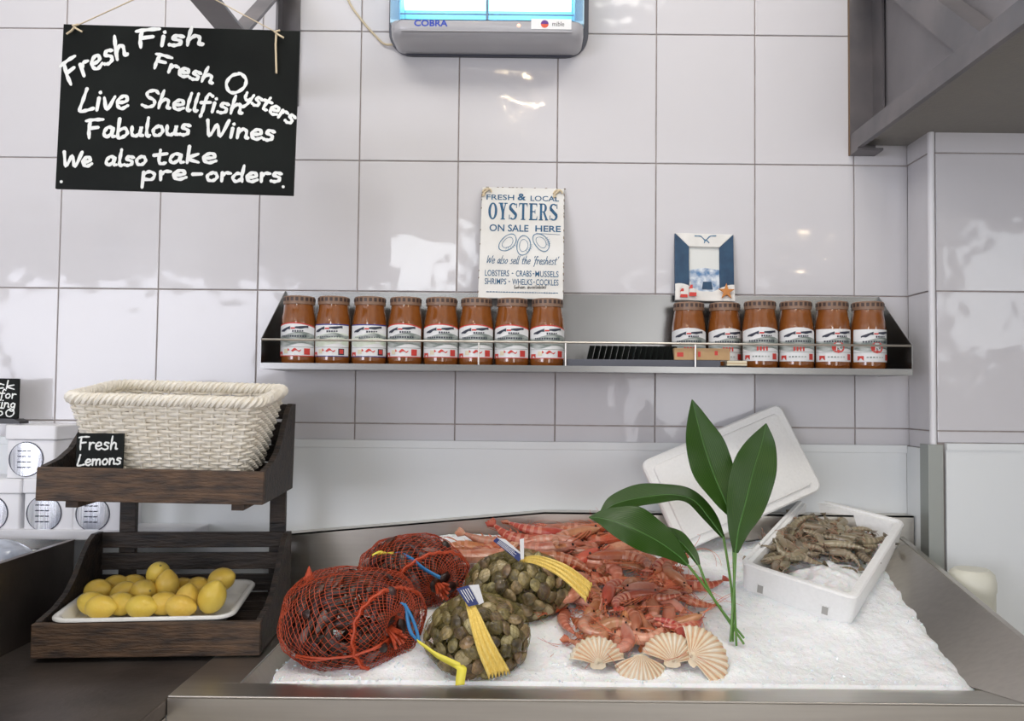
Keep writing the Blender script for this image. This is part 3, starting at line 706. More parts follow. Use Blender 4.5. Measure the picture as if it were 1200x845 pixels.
def label_mesh(kind):
    b = MB(); R = .0416; A = 1.35; e = .00025
    arch = (lambda a: .098+.009*cos(a*1.15)) if kind in 'AC' else (lambda a: .104)
    bord = {'A': 1, 'B': 2, 'C': 0, 'D': 0}[kind]
    cyl(b, -A, A, .027, arch, R, bord)
    cyl(b, -A, A, .029, lambda a: arch(a)-.0028, R+e, 0)
    # picture band
    cyl(b, -A, A, lambda a: .054+.004*sin(a*3), lambda a: .080+.005*sin(a*2.2+.6), R+2*e, 5 if kind == 'B' else 4)
    if kind == 'B': cyl(b, -.5, A, lambda a: .07+.004*sin(a*3), lambda a: .08+.003*sin(a*4), R+3*e, 4)
    # dark brush-like banner
    cyl(b, -.85, -.18, lambda a: .083+.012*(a+.85)+.0015*sin(a*14), lambda a: .088+.015*(a+.85), R+4*e, 3, 10)
    cyl(b, .1, .85, lambda a: .0915+.003*a+.001*sin(a*11), lambda a: .0965+.004*a, R+4*e, 3, 10); cyl(b, -.15, .1, .0915, .095, R+4*e, 1, 4)
    for k in range(5): cyl(b, -.05+k*.13, .04+k*.13, lambda a: .084+.003*a, .0885, R+4*e, 3, 2)
    for k in range(11): cyl(b, -.75+k*.14, -.66+k*.14, .0725, .0765 if kind != 'B' else .0745, R+4*e, 3, 2)
    # lower strip: red creature, left mark and stamp
    cyl(b, -A, A, .0485, .0495, R+3*e, 4)
    if kind in 'AB':
        cyl(b, -.3, .45, lambda a: .037+.004*abs(sin(a*9)), lambda a: .0435+.003*sin(a*14), R+4*e, 1, 16)
        cyl(b, -.55, -.3, .034, .044, R+4*e, 6, 4); cyl(b, -1.1, -.7, lambda a: .031+.003*sin(a*20), .038, R+4*e, 1, 8)
        cyl(b, .62, .98, .031, .046, R+4*e, 3 if kind == 'B' else 1, 4)
        cyl(b, .68, .92, .034, .044, R+5*e, 1, 4)
    else:
        cyl(b, -1.05, -.7, lambda a: .033+.003*sin(a*20), .041, R+4*e, 1, 8); cyl(b, .62, .95, .031, .045, R+4*e, 1, 4)
        for k in range(6): cyl(b, -.55+k*.17, -.44+k*.17, .036, .0395, R+4*e, 4, 2)
    if kind == 'C':
        for k in range(4): cyl(b, -.3+k*.17, -.2+k*.17, .051, .061, R+4*e, 1, 2)
    if kind == 'D':
        n = 20; vs = [((R+4*e)*sin(.03+.36*cos(2*pi*k/n)), -(R+4*e)*cos(.03+.36*cos(2*pi*k/n)), .0605+.0135*sin(2*pi*k/n)) for k in range(n)]
        b.add(vs, [tuple(range(n))], 1)
        f = lambda p: ((R+6*e)*sin(p.x/.04), -(R+6*e)*cos(p.x/.04), p.y)
        for st in ([(-.003, .053), (-.003, .069)], [(-.003, .069), (.004, .069), (.006, .065), (.004, .0615), (-.003, .0612)], [(.001, .061), (.007, .053)]): ribbon(b, st, .002, f, False, 0)
    return b.mesh('label', [M[k] for k in PM], ang=60, merge=False)
body_me, lid_me = jar_body(), jar_lid(); LABELS = {k: label_mesh(k) for k in 'ABCD'}
ordn = ['first', 'second', 'third', 'fourth', 'fifth', 'sixth', 'seventh', 'eighth']
JARS = [(350,'A',-.125),(390.5,'B',-.125),(433,'B',-.125),(475,'A',-.125),(517,'A',-.125),(558,'A',-.122),(600,'A',-.122),(641,'A',-.122),
        (807,'C',-.072),(849,'C',-.072),(890.5,'C',-.122),(932.5,'C',-.122),(975,'D',-.125),(1017,'D',-.125)]
for i, (px, kd, Y) in enumerate(JARS):
    p = at(px, 400, Y)
    if i < 8: lab = 'brown soup jar with %s label, %s from the left end of the wall shelf' % ({'A': 'red-edged arched', 'B': 'blue-edged'}[kd], ordn[i])
    else: lab = 'brown soup jar with %s, %s of the right-hand six' % ({'C': 'pale arched label', 'D': 'red emblem label'}[kd], ordn[i-8])
    if i in (8, 9): lab += ' behind the card box' if i == 8 else ' beside it'
    if i == 8: lab = 'brown soup jar standing behind the small tan card box, below the picture frame'
    if i == 9: lab = 'brown soup jar behind the right end of the card box, second of right-hand six'
    t = thing('soup_jar', lab, 'jar', (p.x, Y, SZ), (0, 0, radians(random.uniform(-9, 9))), 'soup jars on the wall shelf')
    for nm, me in (('glass_body', body_me), ('lid', lid_me), ('paper_label', LABELS[kd])):
        o = bpy.data.objects.new(nm, me); COL.objects.link(o); o.parent = t

# low items between the jars
x0 = at(664, 425, -.165).x; x1 = at(842, 425, -.165).x
t = thing('card_tray', 'long grey plastic tray lying on the wall shelf between the jars', 'tray', ((x0+x1)/2, -.165, SZ))
hw = (x1-x0)/2
m = MB(); m.box((-hw, -.022, 0), (hw, .022, .003)); m.box((-hw, -.022, .003), (hw, -.020, .026)); m.box((-hw, .020, .003), (hw, .022, .026)); m.box((-hw, -.020, .003), (-hw+.003, .020, .022)); m.box((hw-.003, -.020, .003), (hw, .020, .026)); m.build('tray_body', M['grey_plastic'], t, smooth=False, bevel=.001)
m = MB(); m.box((-hw+.004, -.019, .0035), (-.05, .019, .018)); m.build('inner_block', M['black_plastic'], t, smooth=False)
xs0 = at(690, 412, -.165).x; xs1 = at(786, 412, -.165).x
for k in range(15):
    x = xs0+(xs1-xs0)*k/14
    m = MB(); m.m = Matrix.Translation((x, -.165, SZ+.0195)) @ Matrix.Rotation(radians(12), 4, 'Y') @ Matrix.Rotation(radians(20), 4, 'Z')
    m.box((-.0014, -.012, 0), (.0014, .012, .040)); o = m.build('blank_price_card', M['slate'], smooth=False)
    tag(o, 'blank black price card slotted upright in the grey tray on the wall shelf', 'card', 'blank black cards in the tray')
xa, xb_ = at(790, 411, -.182).x, at(855, 411, -.182).x
m = MB(); m.box((xa, -.186, SZ+.0265), (xb_, -.158, SZ+.054)); o = m.build('card_box', M['card'], smooth=False, bevel=.001)
tag(o, 'small tan card box with red print lying on the grey tray', 'box')
W_ = xb_-xa
for k in range(3):
    m = MB(); m.box((xa+.006+k*W_*.3+(.01 if k else 0), -.1866, SZ+.034+.004*(k == 2)), (xa+W_*.16+k*W_*.31, -.1861, SZ+.044+.002*k)); m.build('box_print', M['p_red'], o, smooth=False)
xa = at(850, 425, -.17).x; xc = at(873, 425, -.17).x
m = MB(); m.box((at(835, 428, -.17).x+.012, -.19, SZ+.0005), (xc, -.15, SZ+.014)); o = m.build('black_holder', M['black_plastic'], smooth=False, bevel=.002); tag(o, 'flat black holder on the shelf at the right end of the grey tray', 'holder')
m = MB()
m.box((xa, -.188, SZ+.0145), (xc, -.152, SZ+.0185), 0); m.box((xa, -.188, SZ+.0185), (xc, -.152, SZ+.0205), 1); m.box((xa, -.188, SZ+.0205), (xc, -.152, SZ+.0255), 0)
o = m.build('card_stack', [M['p_cream'], M['card']], smooth=False); tag(o, 'small stack of cream cards lying on the flat black holder', 'cards')

# ================================================================ OYSTER SIGN
def leaning(name, label, cat, TL, TR, BL, Yb, Yt):
    a, b_, c_ = at(*TL, Yt), at(*TR, Yt), at(*BL, Yb)
    ex = (b_-a); W = ex.length; ex.normalize(); ez = (a-c_); H = ez.length; ez = (ez-ex*ez.dot(ex)).normalized(); ey = ez.cross(ex)
    mt = Matrix((ex, ey, ez)).transposed().to_4x4(); mt.translation = c_
    o = bpy.data.objects.new(name, None); COL.objects.link(o); o.matrix_world = mt; tag(o, label, cat); return o, W, H
t, W, H = leaning('oyster_sign', 'white weathered sign reading OYSTERS leaning above the jars', 'sign', (561,219), (657,221), (560,349), -.0875, -.012)
m = MB(); m.box((0, .0, 0), (W, .004, H)); m.build('board', [M['sign_white']], t, smooth=False, bevel=.0012)
m = MB(); r2 = random.Random(4)
for k in range(26):
    z = r2.uniform(0, H); s_ = r2.uniform(.002, .006); x = W if k % 3 else 0
    m.box((x-.0012, -.0004, z), (x+.0012, .0042, z+s_))
for k in range(12):
    x = r2.uniform(0, W); m.box((x, -.0004, H-.001), (x+r2.uniform(.003, .008), .0042, H+.0006))
m.build('worn_edge', M['sign_edge'], t, smooth=False)
for x in (.013, W-.016):
    m = MB()
    for q in range(3): m.tube([(x+.011*cos(a*.5+q), -.003-.002*sin(a+q), H-.016+.010*sin(a*.5+q*2)) for a in [k*.5 for k in range(14)]], .0022, 6)
    m.build('string_knot', M['string'], t)
to3 = lambda p: (p.x, -.0007, p.y)
U = W/98.0
Y = lambda py: H-(py-219)*H/130
m = MB(); type_mesh(m, 'FRESH', W*.225, Y(234.5), 33*U, 7*U, to3, .012); type_mesh(m, 'LOCAL', W*.765, Y(235), 34*U, 7*U, to3, .012); type_mesh(m, '&', W*.485, Y(234.5), 10*U, 9*U, to3, .03)
for v_ in range(len(m.v)): pass
m.build('printed_line', M['sign_blue'], t, smooth=False, merge=False)
def serif(mb, ch, x, y, w_, h, s_=.24):
    R = lambda a, b, c, d: mb.add([to3(Vector((x+a*w_, y+b*h))), to3(Vector((x+c*w_, y+b*h))), to3(Vector((x+c*w_, y+d*h))), to3(Vector((x+a*w_, y+d*h)))], [(0,1,2,3)])
    Q = lambda *p: mb.add([to3(Vector((x+a*w_, y+b*h))) for a, b in p], [tuple(range(len(p)))])
    def arc(cx, cy, ro, ho, ri, hi, a0, a1, n=14):
        for k in range(n):
            a, b = radians(a0+(a1-a0)*k/n), radians(a0+(a1-a0)*(k+1)/n)
            Q((cx+ro*cos(a), cy+ho*sin(a)), (cx+ro*cos(b), cy+ho*sin(b)), (cx+ri*cos(b), cy+hi*sin(b)), (cx+ri*cos(a), cy+hi*sin(a)))
    if ch == 'O': arc(.5, .5, .5, .5, .22, .42, 0, 360, 28)
    if ch == 'T': R(.37, .06, .63, 1); R(.25, 0, .75, .06); R(.02, .93, .98, 1); Q((.02,.93),(.14,.93),(.02,.72)); Q((.98,.93),(.86,.93),(.98,.72))
    if ch == 'E': R(.12, 0, .40, 1); R(.02, 0, .95, .07); R(.02, .93, .92, 1); R(.4, .47, .7, .54); R(.66, .38, .73, .63); Q((.95,.07),(.82,.07),(.95,.28)); Q((.92,.93),(.8,.93),(.92,.74))
    if ch == 'Y': Q((.12,.95),(.44,.95),(.66,.42),(.36,.42)); Q((.82,.95),(.72,.95),(.52,.42),(.62,.42)); R(.37, .06, .64, .44); R(.26, 0, .75, .06); R(.0, .94, .52, 1); R(.62, .94, 1, 1)
    if ch == 'R': R(.1, 0, .36, 1); R(0, 0, .46, .06); R(0, .94, .5, 1); R(.36, .48, .5, .54); arc(.5, .735, .38, .265, .12, .2, -90, 90); Q((.44,.5),(.66,.5),(.98,.06),(.72,.06)); R(.68, 0, 1.04, .06)
    if ch == 'S':
        arc(.5, .74, .46, .26, .2, .19, 40, 235, 14); arc(.5, .26, .46, .26, .2, .19, -140, 55, 14); Q((.05,.62),(.32,.74),(.95,.36),(.68,.26)); R(.84, .7, .92, .97); R(.06, .03, .14, .3)
m = MB()
for k, ch in enumerate('OYSTERS'): serif(m, ch, W*.085+k*12.0*U, Y(258), 10.6*U, 22*U)
m.build('printed_headline', M['sign_blue'], t, smooth=False, merge=False)
m = MB(); type_mesh(m, 'ON SALE', W*.34, Y(272), 46*U, 9*U, to3, .015); type_mesh(m, 'HERE', W*.81, Y(271.5), 30*U, 8*U, to3, .02); ribbon(m, [(W*.67, Y(273.5)), (W*.95, Y(274.5))], .0012, to3, False)
m.build('printed_line', M['sign_blue'], t, smooth=False, merge=False)
m = MB()
for cx, cy, an in ((.33, 285, 50), (.52, 288, 85), (.73, 284, 125)):
    for sc in (1, .62):
        pts = []
        for k in range(25):
            a = 2*pi*k/24; rx = 12.5*U*sc*(1+.03*sin(5*a)); ry = 8*U*sc*(1+.05*sin(3*a)); q = radians(an)
            pts.append((W*cx+rx*cos(a)*cos(q)-ry*sin(a)*sin(q), Y(cy)+rx*cos(a)*sin(q)+ry*sin(a)*cos(q)))
        ribbon(m, pts, .0022 if sc == 1 else .0014, to3)
    for k in range(5):
        q = radians(an-150+k*18); ribbon(m, [(W*cx+7*U*cos(q), Y(cy)+6*U*sin(q)), (W*cx+11*U*cos(q), Y(cy)+9*U*sin(q))], .0009, to3, False)
m.build('oyster_drawing', M['sign_pale'], t, smooth=False, merge=False)
m = MB(); write(m, "We also sell the 'freshest'", [(W*.08, Y(309.5)), (W*.93, Y(309.5))], 10*U, .0016, to3, slant=.25); m.build('script_line', M['sign_blue'], t, smooth=False, merge=False)
m = MB()
for k, (tx, cx, wd) in enumerate((('LOBSTERS', .215, 28), ('CRABS', .53, 18), ('MUSSELS', .805, 27))): type_mesh(m, tx, W*cx, Y(324), wd*U, 7.5*U, to3, .006)
for tx, cx, wd in (('SHRIMPS', .20, 25), ('WHELKS', .515, 23), ('COCKLES', .81, 26)): type_mesh(m, tx, W*cx, Y(333.5), wd*U, 7.5*U, to3, .006)
for cx, py in ((.398, 320.5), (.646, 320.5), (.363, 330), (.655, 330)): ribbon(m, [(W*cx-.0010, Y(py)), (W*cx+.0010, Y(py))], .0026, to3, False)
m.build('printed_list', M['sign_blue'], t, smooth=False, merge=False)
m = MB(); write(m, '(when available)'.replace('v', 'v'), [(W*.42, Y(338)), (W*.8, Y(337))], 4.5*U, .0012, to3); m.build('pen_note', M['black_ink'], t, smooth=False, merge=False)
m = MB(); x = W*.1
while x < W*.93:
    l_ = r2.uniform(.002, .005); ribbon(m, [(x, Y(342)), (x+l_, Y(342))], .0022, to3, False); x += l_+.0028
m.build('fine_print', M['sign_blue'], t, smooth=False, merge=False)

# ================================================================ SEASIDE PICTURE FRAME
t, W, H = leaning('picture_frame', 'small blue and white seaside picture frame above the right-hand jars', 'frame', (789.5,273), (858,275), (791,352), -.036, -.010)
def quad(mb, p, y0, y1, mi=None): mb.prism([(a, y0, b) for a, b in p], (0, y1-y0, 0), mi)
a, b_, c0, d0 = W*.24, W*.76, H*.10, H*.80
m = MB(); m.box((a-.002, .006, 0), (b_+.002, .010, H-.004)); m.build('backing', M['frame_white'], t, smooth=False)
for nm, p, mt_ in (('side_rail', [(0, H*.0), (a, H*.12), (a, d0), (0, H)], 'frame_blue'), ('side_rail', [(W, H*.0), (W, H), (b_, d0), (b_, H*.12)], 'frame_blue'), ('top_rail', [(0, H), (a, d0), (b_, d0), (W, H)], 'frame_white')):
    m = MB(); quad(m, p, -.002, .010); m.build(nm, M[mt_], t, smooth=False, bevel=.0015)
m = MB(); m.grid(lambda u, v: (W*u, -.003-.007*(1-v)*(.6+.4*sin(u*9)), H*(.25*v*(.75+.25*sin(u*7+1)))), 20, 8); m.box((0, -.003, 0), (W, .0059, H*.14)); m.build('bottom_rail', M['frame_white'], t)
m = MB(); quad(m, [(a, H*.45), (b_, H*.45), (b_, d0), (a, d0)], .0045, .0059); pic = m.build('picture_sky', M['sky_print'], t, smooth=False)
m = MB(); quad(m, [(a, H*.14), (b_, H*.14), (b_, H*.47), (W*.5, H*.5), (a, H*.46)], .004, .0058); m.build('picture_sea', M['sea_print'], t, smooth=False)
m = MB(); quad(m, [(W*.46, H*.18), (W*.64, H*.18), (W*.62, H*.29), (W*.48, H*.29)], .002, .0039); m.build('picture_boat', M['frame_blue'], t, smooth=False)
m = MB()
for cx, z0, hh in ((.07, .03, .17), (.22, .05, .22)):
    for k in range(4):
        w0 = (1-k/4)*.09; w1 = (1-(k+1)/4)*.09
        quad(m, [(W*(cx-.0), H*(z0+hh*k/4)), (W*(cx+w0*1.4), H*(z0+hh*k/4)), (W*(cx+w1*1.4+.03), H*(z0+hh*(k+1)/4)), (W*(cx+.01*(k+1)), H*(z0+hh*(k+1)/4))], -.014, -.011, k % 2)
m.build('striped_sail', [M['p_red'], M['frame_white']], t, smooth=False)
m = MB(); st = [(W*.85+(.15*W if k % 2 == 0 else .055*W)*cos(pi*k/5+pi/2), H*.13+(.15*W if k % 2 == 0 else .055*W)*sin(pi*k/5+pi/2)) for k in range(10)]; quad(m, st, -.015, -.011); m.build('starfish', M['orange'], t, smooth=False, bevel=.001)
m = MB(); to3 = lambda p: (p.x, -.0026, p.y)
for st in ([(W*.34, H*.96), (W*.44, H*.955), (W*.52, H*.90), (W*.60, H*.96), (W*.70, H*.97)], [(W*.5, H*.86), (W*.52, H*.9), (W*.56, H*.88), (W*.58, H*.86)]): ribbon(m, smooth_line([Vector((x, y)) for x, y in st], 5), .003, to3)
m.build('painted_gull', M['sign_pale'], t, smooth=False, merge=False)

# ================================================================ CHALKBOARD
YB = -.60
TL, TR, BL = at(70,28,YB), at(347,36,YB), at(61,221,YB)
ex = (TR-TL); W = ex.length; ex.normalize(); ez = Vector((0,-1,0)).cross(ex); ez = Vector((-ex.z, 0, ex.x)); H = (TL-BL).length
t = bpy.data.objects.new('chalkboard', None); COL.objects.link(t)
mt_ = Matrix((ex, Vector((0,1,0)), ez)).transposed().to_4x4(); mt_.translation = at(64.5,221,YB); t.matrix_world = mt_
tag(t, 'hanging black chalkboard listing fresh fish and oysters in white handwriting', 'sign')
inv = mt_.inverted()
m = MB(); m.box((0, 0, 0), (W, .006, H)); m.build('board', M['slate'], t, smooth=False, bevel=.001)
def bp(px, py): q = inv @ at(px, py, YB); return (q.x, q.z)
to3 = lambda p: (p.x, -.0008, p.y); px_ = 1.57/1000
LINES = [('Fresh', [(80,101),(112,82),(152,64)], 27, 4.6, .25), ('Fish', [(160,56),(200,53.5),(241,53)], 21, 4.8, .15),
 ('Fresh', [(178,79),(215,90),(251,99)], 18, 4.3, .1), ('O', [(262,108),(290,110)], 24, 4.2, .1), ('ysters', [(284,117),(310,129),(343,147)], 19, 4.0, .1),
 ('Live', [(93,131),(120,129),(152,127)], 27, 4.4, .2), ('Shellfish', [(166,125),(225,130),(286,134)], 21, 4.2, .15),
 ('Fabulous', [(101,162),(160,160),(225,158)], 22, 4.4, .1), ('Wines', [(240,160),(280,162),(323,165)], 21, 4.3, .1),
 ('We', [(73,195),(90,196),(110,194)], 19, 4.3, .05), ('also', [(123,194),(150,194),(174,193)], 19, 4.2, .1), ('take', [(181,193),(215,191),(256,191)], 20, 4.2, .1),
 ('pre', [(166,212),(190,211),(221,210)], 19, 4.2, .1), ('-', [(224,210),(241,210)], 16, 4.2, 0), ('orders', [(241,212),(285,213),(332,213)], 19, 4.2, .1)]
for tx, base, h, wd, sl in LINES:
    m = MB(); write(m, tx, [bp(*b) for b in base], h*px_, wd*px_*.92, to3, slant=sl); m.build('chalk_lettering', M['chalk'], t, smooth=False, merge=False)
m = MB(); 
for px, py in ((72, 213), (332, 219)): q = bp(px, py); m.tube([(q[0], -.001, q[1]), (q[0], .0, q[1])], .0028, 10)
m.build('screw_hole', M['chalk'], t)
hook = at(208, -24, YB-.004)
for nm, (px, py), tail in (('string_left', (88, 29), [(84, 36), (78, 40)]), ('string_right', (324, 36), [(323, 52), (324, 86)])):
    a = inv @ at(px, py+2, YB-.005); h_ = inv @ hook
    m = MB(); m.tube([a, h_], .0011, 6); 
    m.tube([a]+[inv @ at(x, y, YB-.006) for x, y in tail], [.0022]+[.0019]*len(tail), 6)
    m.tube([a+Vector((.006, 0, .004)), a+Vector((0, -.004, 0)), a+Vector((-.005, 0, .003)), a+Vector((.002, -.003, -.004)), a+Vector((.014, 0, -.010))], .0019, 6)
    m.build('hanging_string', M['string'], t)
m = MB(); q = Vector((-.668, hook.y, zB)); m.tube([hook, Vector((-.664, hook.y, zB-.004)), Vector((-.665, hook.y, zB+.05)), Vector((-.645, hook.y, zB+.051)), Vector((-.6, hook.y, zB+.01)), Vector((-.6, hook.y, zB-.003)), hook], .0012, 6)
o = m.build('string_loop', M['string'], None); o.parent = t; o.matrix_parent_inverse = inv

# ================================================================ INSECT KILLER
YF = -.125
a = at(455, 40, YF); b_ = at(685, 40, YF); zb = at(570, 66, -.005).z; ztop = zb+.36
t = thing('insect_killer', 'wall-mounted grey insect killer with glowing blue tubes at the top edge', 'insect killer', ((a.x+b_.x)/2, -.005, zb))
hw = (b_.x-a.x)/2
def rprof(hw, z0, z1, r, y, n=8, top=.02):
    pts = []
    for qx, a0 in ((1, 270), (1, 0), (-1, 90), (-1, 180)):
        rr = r if a0 in (270, 180) else top
        cz = z0+rr if a0 in (270, 180) else z1-rr
        for k in range(n):
            an = radians(a0+90*k/(n-1)); pts.append((qx*(hw-rr)+rr*cos(an), y, cz+rr*sin(an)))
    return pts
m = MB(); m.prism(rprof(hw+.017, -.004, .36, .060, 0), (0, -.012, 0)); m.build('back_plate', M['uv_edge'], t, smooth=False)
# housing shell: ring of rounded profiles, closed below, open where the tubes are
zt = at(570, 21, YF).z-zb
def shell(z0, z1, nm, mt, y0=-.012):
    m = MB(); lv = [(y0, 0), (-.07, 0), (-.10, .004), (-.113, .014), (-.12, .03)]
    for q, (y, ins) in enumerate(lv): pass
    vs = []; 
    for y, ins in lv: vs += rprof(hw-ins, z0+ins*.6, z1, .024, y, 8, .001)
    k = len(vs)//len(lv)
    m.add(vs, [(i*k+j, i*k+(j+1)%k, (i+1)*k+(j+1)%k, (i+1)*k+j) for i in range(len(lv)-1) for j in range(k)]+[tuple(range(k)), tuple(range((len(lv)-1)*k, len(lv)*k))])
    return m.build(nm, mt, t, ang=50)
shell(0, zt-.006, 'catch_tray', M['uv_housing'])
m = MB(); m.box((-hw+.03, -.1225, .012), (hw-.03, -.1175, .0155)); m.build('tray_ridge', M['uv_housing'], t, smooth=False, bevel=.0018)
for s_ in (-1, 1):
    m = MB(); x = s_*(hw-.012); m.prism([(x-.012, -.0121, zt-.005), (x-.012, -.10, zt-.005), (x-.012, -.10, .35), (x-.012, -.0121, .35)], (.024, 0, 0)); m.build('end_cap', M['uv_back'], t, smooth=False, bevel=.003)
m = MB(); m.box((-hw+.025, -.0165, zt-.005), (hw-.025, -.0121, .35)); m.build('reflector', M['uv_back'], t, smooth=False)
for z in (at(570, 5, -.065).z-zb, at(570, 5, -.065).z-zb+.075):
    m = MB(); m.tube([(-hw+.03, -.062, z), (hw-.03, -.062, z)], .017, 16); m.build('uv_tube', M['uv_tube'], t)
m = MB(); 
for z in (zt+.022, zt+.07, zt+.14, zt+.2): m.tube([(-hw+.02, -.09, z), (hw-.02, -.09, z)], .0018, 6)
m.tube([(.0, -.09, zt), (.0, -.09, .34)], .004, 6)
m.build('guard_wire', M['uv_housing'], t)
m = MB(); m.prism(rprof(hw-.004, zt-.004, .36, .004, -.116, 5, .02), (0, -.002, 0)); m.build('clear_cover', M['cover'], t, smooth=False)
to3 = lambda p: (p.x, -.1206, p.y)
k_ = 2.045/1000; zl = at(505, 31, YF).z-zb
m = MB(); type_mesh(m, 'COBRA', at(505, 27, YF).x-t.location.x, zl, 40*k_, 8*k_, to3, .03); m.build('brand_lettering', M['logo_blue'], t, smooth=False, merge=False)
cx = at(646, 28, YF).x-t.location.x; cz = at(646, 28.5, YF).z-zb
m = MB(); m.box((cx-.049, -.1212, cz-.0125), (cx+.049, -.1202, cz+.0125)); st = m.build('sticker', M['p_white'], t, smooth=False)
m = MB(); n = 24
m.add([(cx-.016+.0095*cos(2*pi*k/n), -.1216, cz+.0095*sin(2*pi*k/n)) for k in range(n)], [tuple(range(n//2+1)), tuple(list(range(n//2, n))+[0])]); m.mi = [0, 1]
m.build('round_emblem', [M['purple'], M['logo_red']], st, smooth=False)
to3 = lambda p: (p.x, -.1216, p.y)
m = MB(); type_mesh(m, 'mible', cx+.017, cz-.005, .029, .011, to3); m.build('sticker_lettering', M['black_ink'], st, smooth=False, merge=False)
m = MB(); p = at(608, 30, YF); m.m = Matrix.Translation((p.x-t.location.x, -.1203, p.z-zb)); m.ball((0, 0, 0), (.005, .002, .005), 10); m.build('indicator_lamp', M['pale_pink'], t)
m = MB(); m.tube(smooth_line([Vector(q)-t.location for q in (at(396, -40, -.008), at(408, 0, -.008), at(425, 25, -.008), at(440, 42, -.008), at(452, 52, -.012), at(470, 50, -.014))], 6), .0028, 8); m.build('power_cord', M['string'], t)
# ================================================================ CRUSHED ICE
def ice_z(x, y):
    z = ice_plane(x, y)-.014*exp(-((x-.60)**2+(y+.46)**2)/.016)
    z += .012*noise.noise((x*7, y*7, 1))+.005*noise.noise((x*22, y*22, 4))+.0018*noise.noise((x*80, y*80, 2))+.0012*noise.noise((x*210, y*210, 7))
    return z
def xr_(y): return side_plate(y, ice_plane(.8, y))-.008+.010*noise.noise((y*30, 3, 1))
m = MB()
NX, NY = 420, 170
def icef(u, v):
    y = -.603+v*.538; x0 = -.470+.012*noise.noise((y*14, 0, 0)); x1 = xr_(y); x = x0+(x1-x0)*u
    edge = min(1, v*14); z = ice_z(x, y)
    z = (ICE0+.006)*(1-edge)+z*edge + .004*edge
    el = min(1, u*12); z = (ICE0+.0)*(1-el)+z*el
    er = min(1, (1-u)*30); z -= .02*(1-er)**2
    if v == 0 or u == 0: z = ICE0-.04
    if u == 1: z -= .05
    return (x, y, z)
m.grid(icef, NX, NY)
ice = tag(m.build('crushed_ice', M['ice'], ang=180), 'bed of crushed ice filling the steel display counter', 'ice', kind='stuff')
m = MB(); ri = random.Random(9)
for k in range(2600):
    u, v = ri.random(), ri.random()**1.3
    p = Vector(icef(u, v)); r = ri.uniform(.0015, .0042); o_ = [Vector((ri.gauss(0,1), ri.gauss(0,1), ri.gauss(0,1))).normalized()*r*ri.uniform(.7,1.2) for _ in range(4)]
    m.add([p+q+Vector((0,0,r*.3)) for q in o_], [(0,1,2),(0,1,3),(1,2,3),(0,2,3)])
o = m.build('ice_chips', M['ice_chip'], ice, smooth=False, merge=False); o['kind'] = 'stuff'

# ================================================================ NET BAGS
def bag_surface(c, rad, pole, seed, pinch=.3, pw=.28, floor=-.72, lump=.05, pinch0=0, squ=1.0):
    q = Vector(pole).normalized().to_track_quat('Z', 'Y').to_matrix(); c = Vector(c)
    def f(u, v, inset=0):
        th = pi*(1-v); n = q @ Vector((cos(2*pi*u)*sin(th), sin(2*pi*u)*sin(th), cos(th)))
        r = 1-pinch*exp(-(th/pw)**2)-pinch0*exp(-((pi-th)/pw)**2)
        r *= 1+lump*noise.noise((n.x*2.2+seed, n.y*2.2, n.z*2.2))+lump*.5*noise.noise((n.x*6+seed, n.y*6, n.z*6))
        sq = lambda a: abs(a)**squ*(1 if a > 0 else -1)
        p = Vector((sq(n.x)*(rad[0]-inset)*r, sq(n.y)*(rad[1]-inset)*r, sq(n.z)*(rad[2]-inset)*r))
        fl = floor*(rad[2]-inset)
        if p.z < fl: p.z = fl+(p.z-fl)*.12
        return c+p
    return f
def net(mb, f, nu, nv, r, v0=.02, v1=.97, rnd=None):
    P = {}
    for j in range(nv+1):
        for i in range(nu):
            P[i, j] = f(((i+(j % 2)*.5)+(rnd.gauss(0, .06) if rnd else 0))/nu, v0+(v1-v0)*j/nv)
    def seg(a, b):
        d = b-a
        if d.length < 1e-5: return
        d.normalize(); x = d.orthogonal().normalized()*r; y = d.cross(x)
        k = [x, -.5*x+.866*y, -.5*x-.866*y]
        mb.add([a+q for q in k]+[b+q for q in k], [(0,1,4,3),(1,2,5,4),(2,0,3,5)])
    for j in range(nv):
        for i in range(nu):
            a = P[i, j]
            if j % 2 == 0: seg(a, P[i, j+1]); seg(a, P[(i-1) % nu, j+1])
            else: seg(a, P[i, j+1]); seg(a, P[(i+1) % nu, j+1])
def mussel_mesh(seed):
    b = MB(); r = random.Random(seed); L, Wd, T = .028, .0175, .0105
    def g(s_):
        def f(u, v):
            a = 2*pi*u; x = cos(a); y = sin(a)
            wd = Wd*(.62+.38*x)*(1 if y > 0 else .8)
            return (L*x*v, wd*y*v, s_*T*(1-v**2.2)**.7*(.75+.25*x*v)+s_*.0004)
        return f
    for s_ in (1, -1): b.grid(g(s_), 18, 7, closeu=True)
    return b
def clam_mesh(seed):
    b = MB(); r = random.Random(seed); R_ = .0146
    def g(s_):
        def f(u, v):
            a = 2*pi*u; rr = R_*(1+.10*cos(a)+.05*sin(2*a))*v
            h = .0078*(1-v**2.3)**.8*(1+.25*cos(a)*v)*(1+.035*sin(v*40))
            return (rr*cos(a)*1.1, rr*sin(a)*.95, s_*h+s_*.0003)
        return f
    for s_ in (1, -1): b.grid(g(s_), 20, 10, closeu=True)
    return b
mus_me = [mussel_mesh(1).mesh('mussel', M['mussel'], ang=70), mussel_mesh(1).mesh('mussel', M['mussel_pale'], ang=70)]
clam_me = clam_mesh(1).mesh('clam', M['clam'], ang=60)
M['clam_pale'] = mat('pale_clam_shell', (.5, .4, .22), .4, var=(.36, .3, .17), scale=60, rand=.3, coat=.2)
clam_pale = clam_mesh(1).mesh('clam', M['clam_pale'], ang=60)
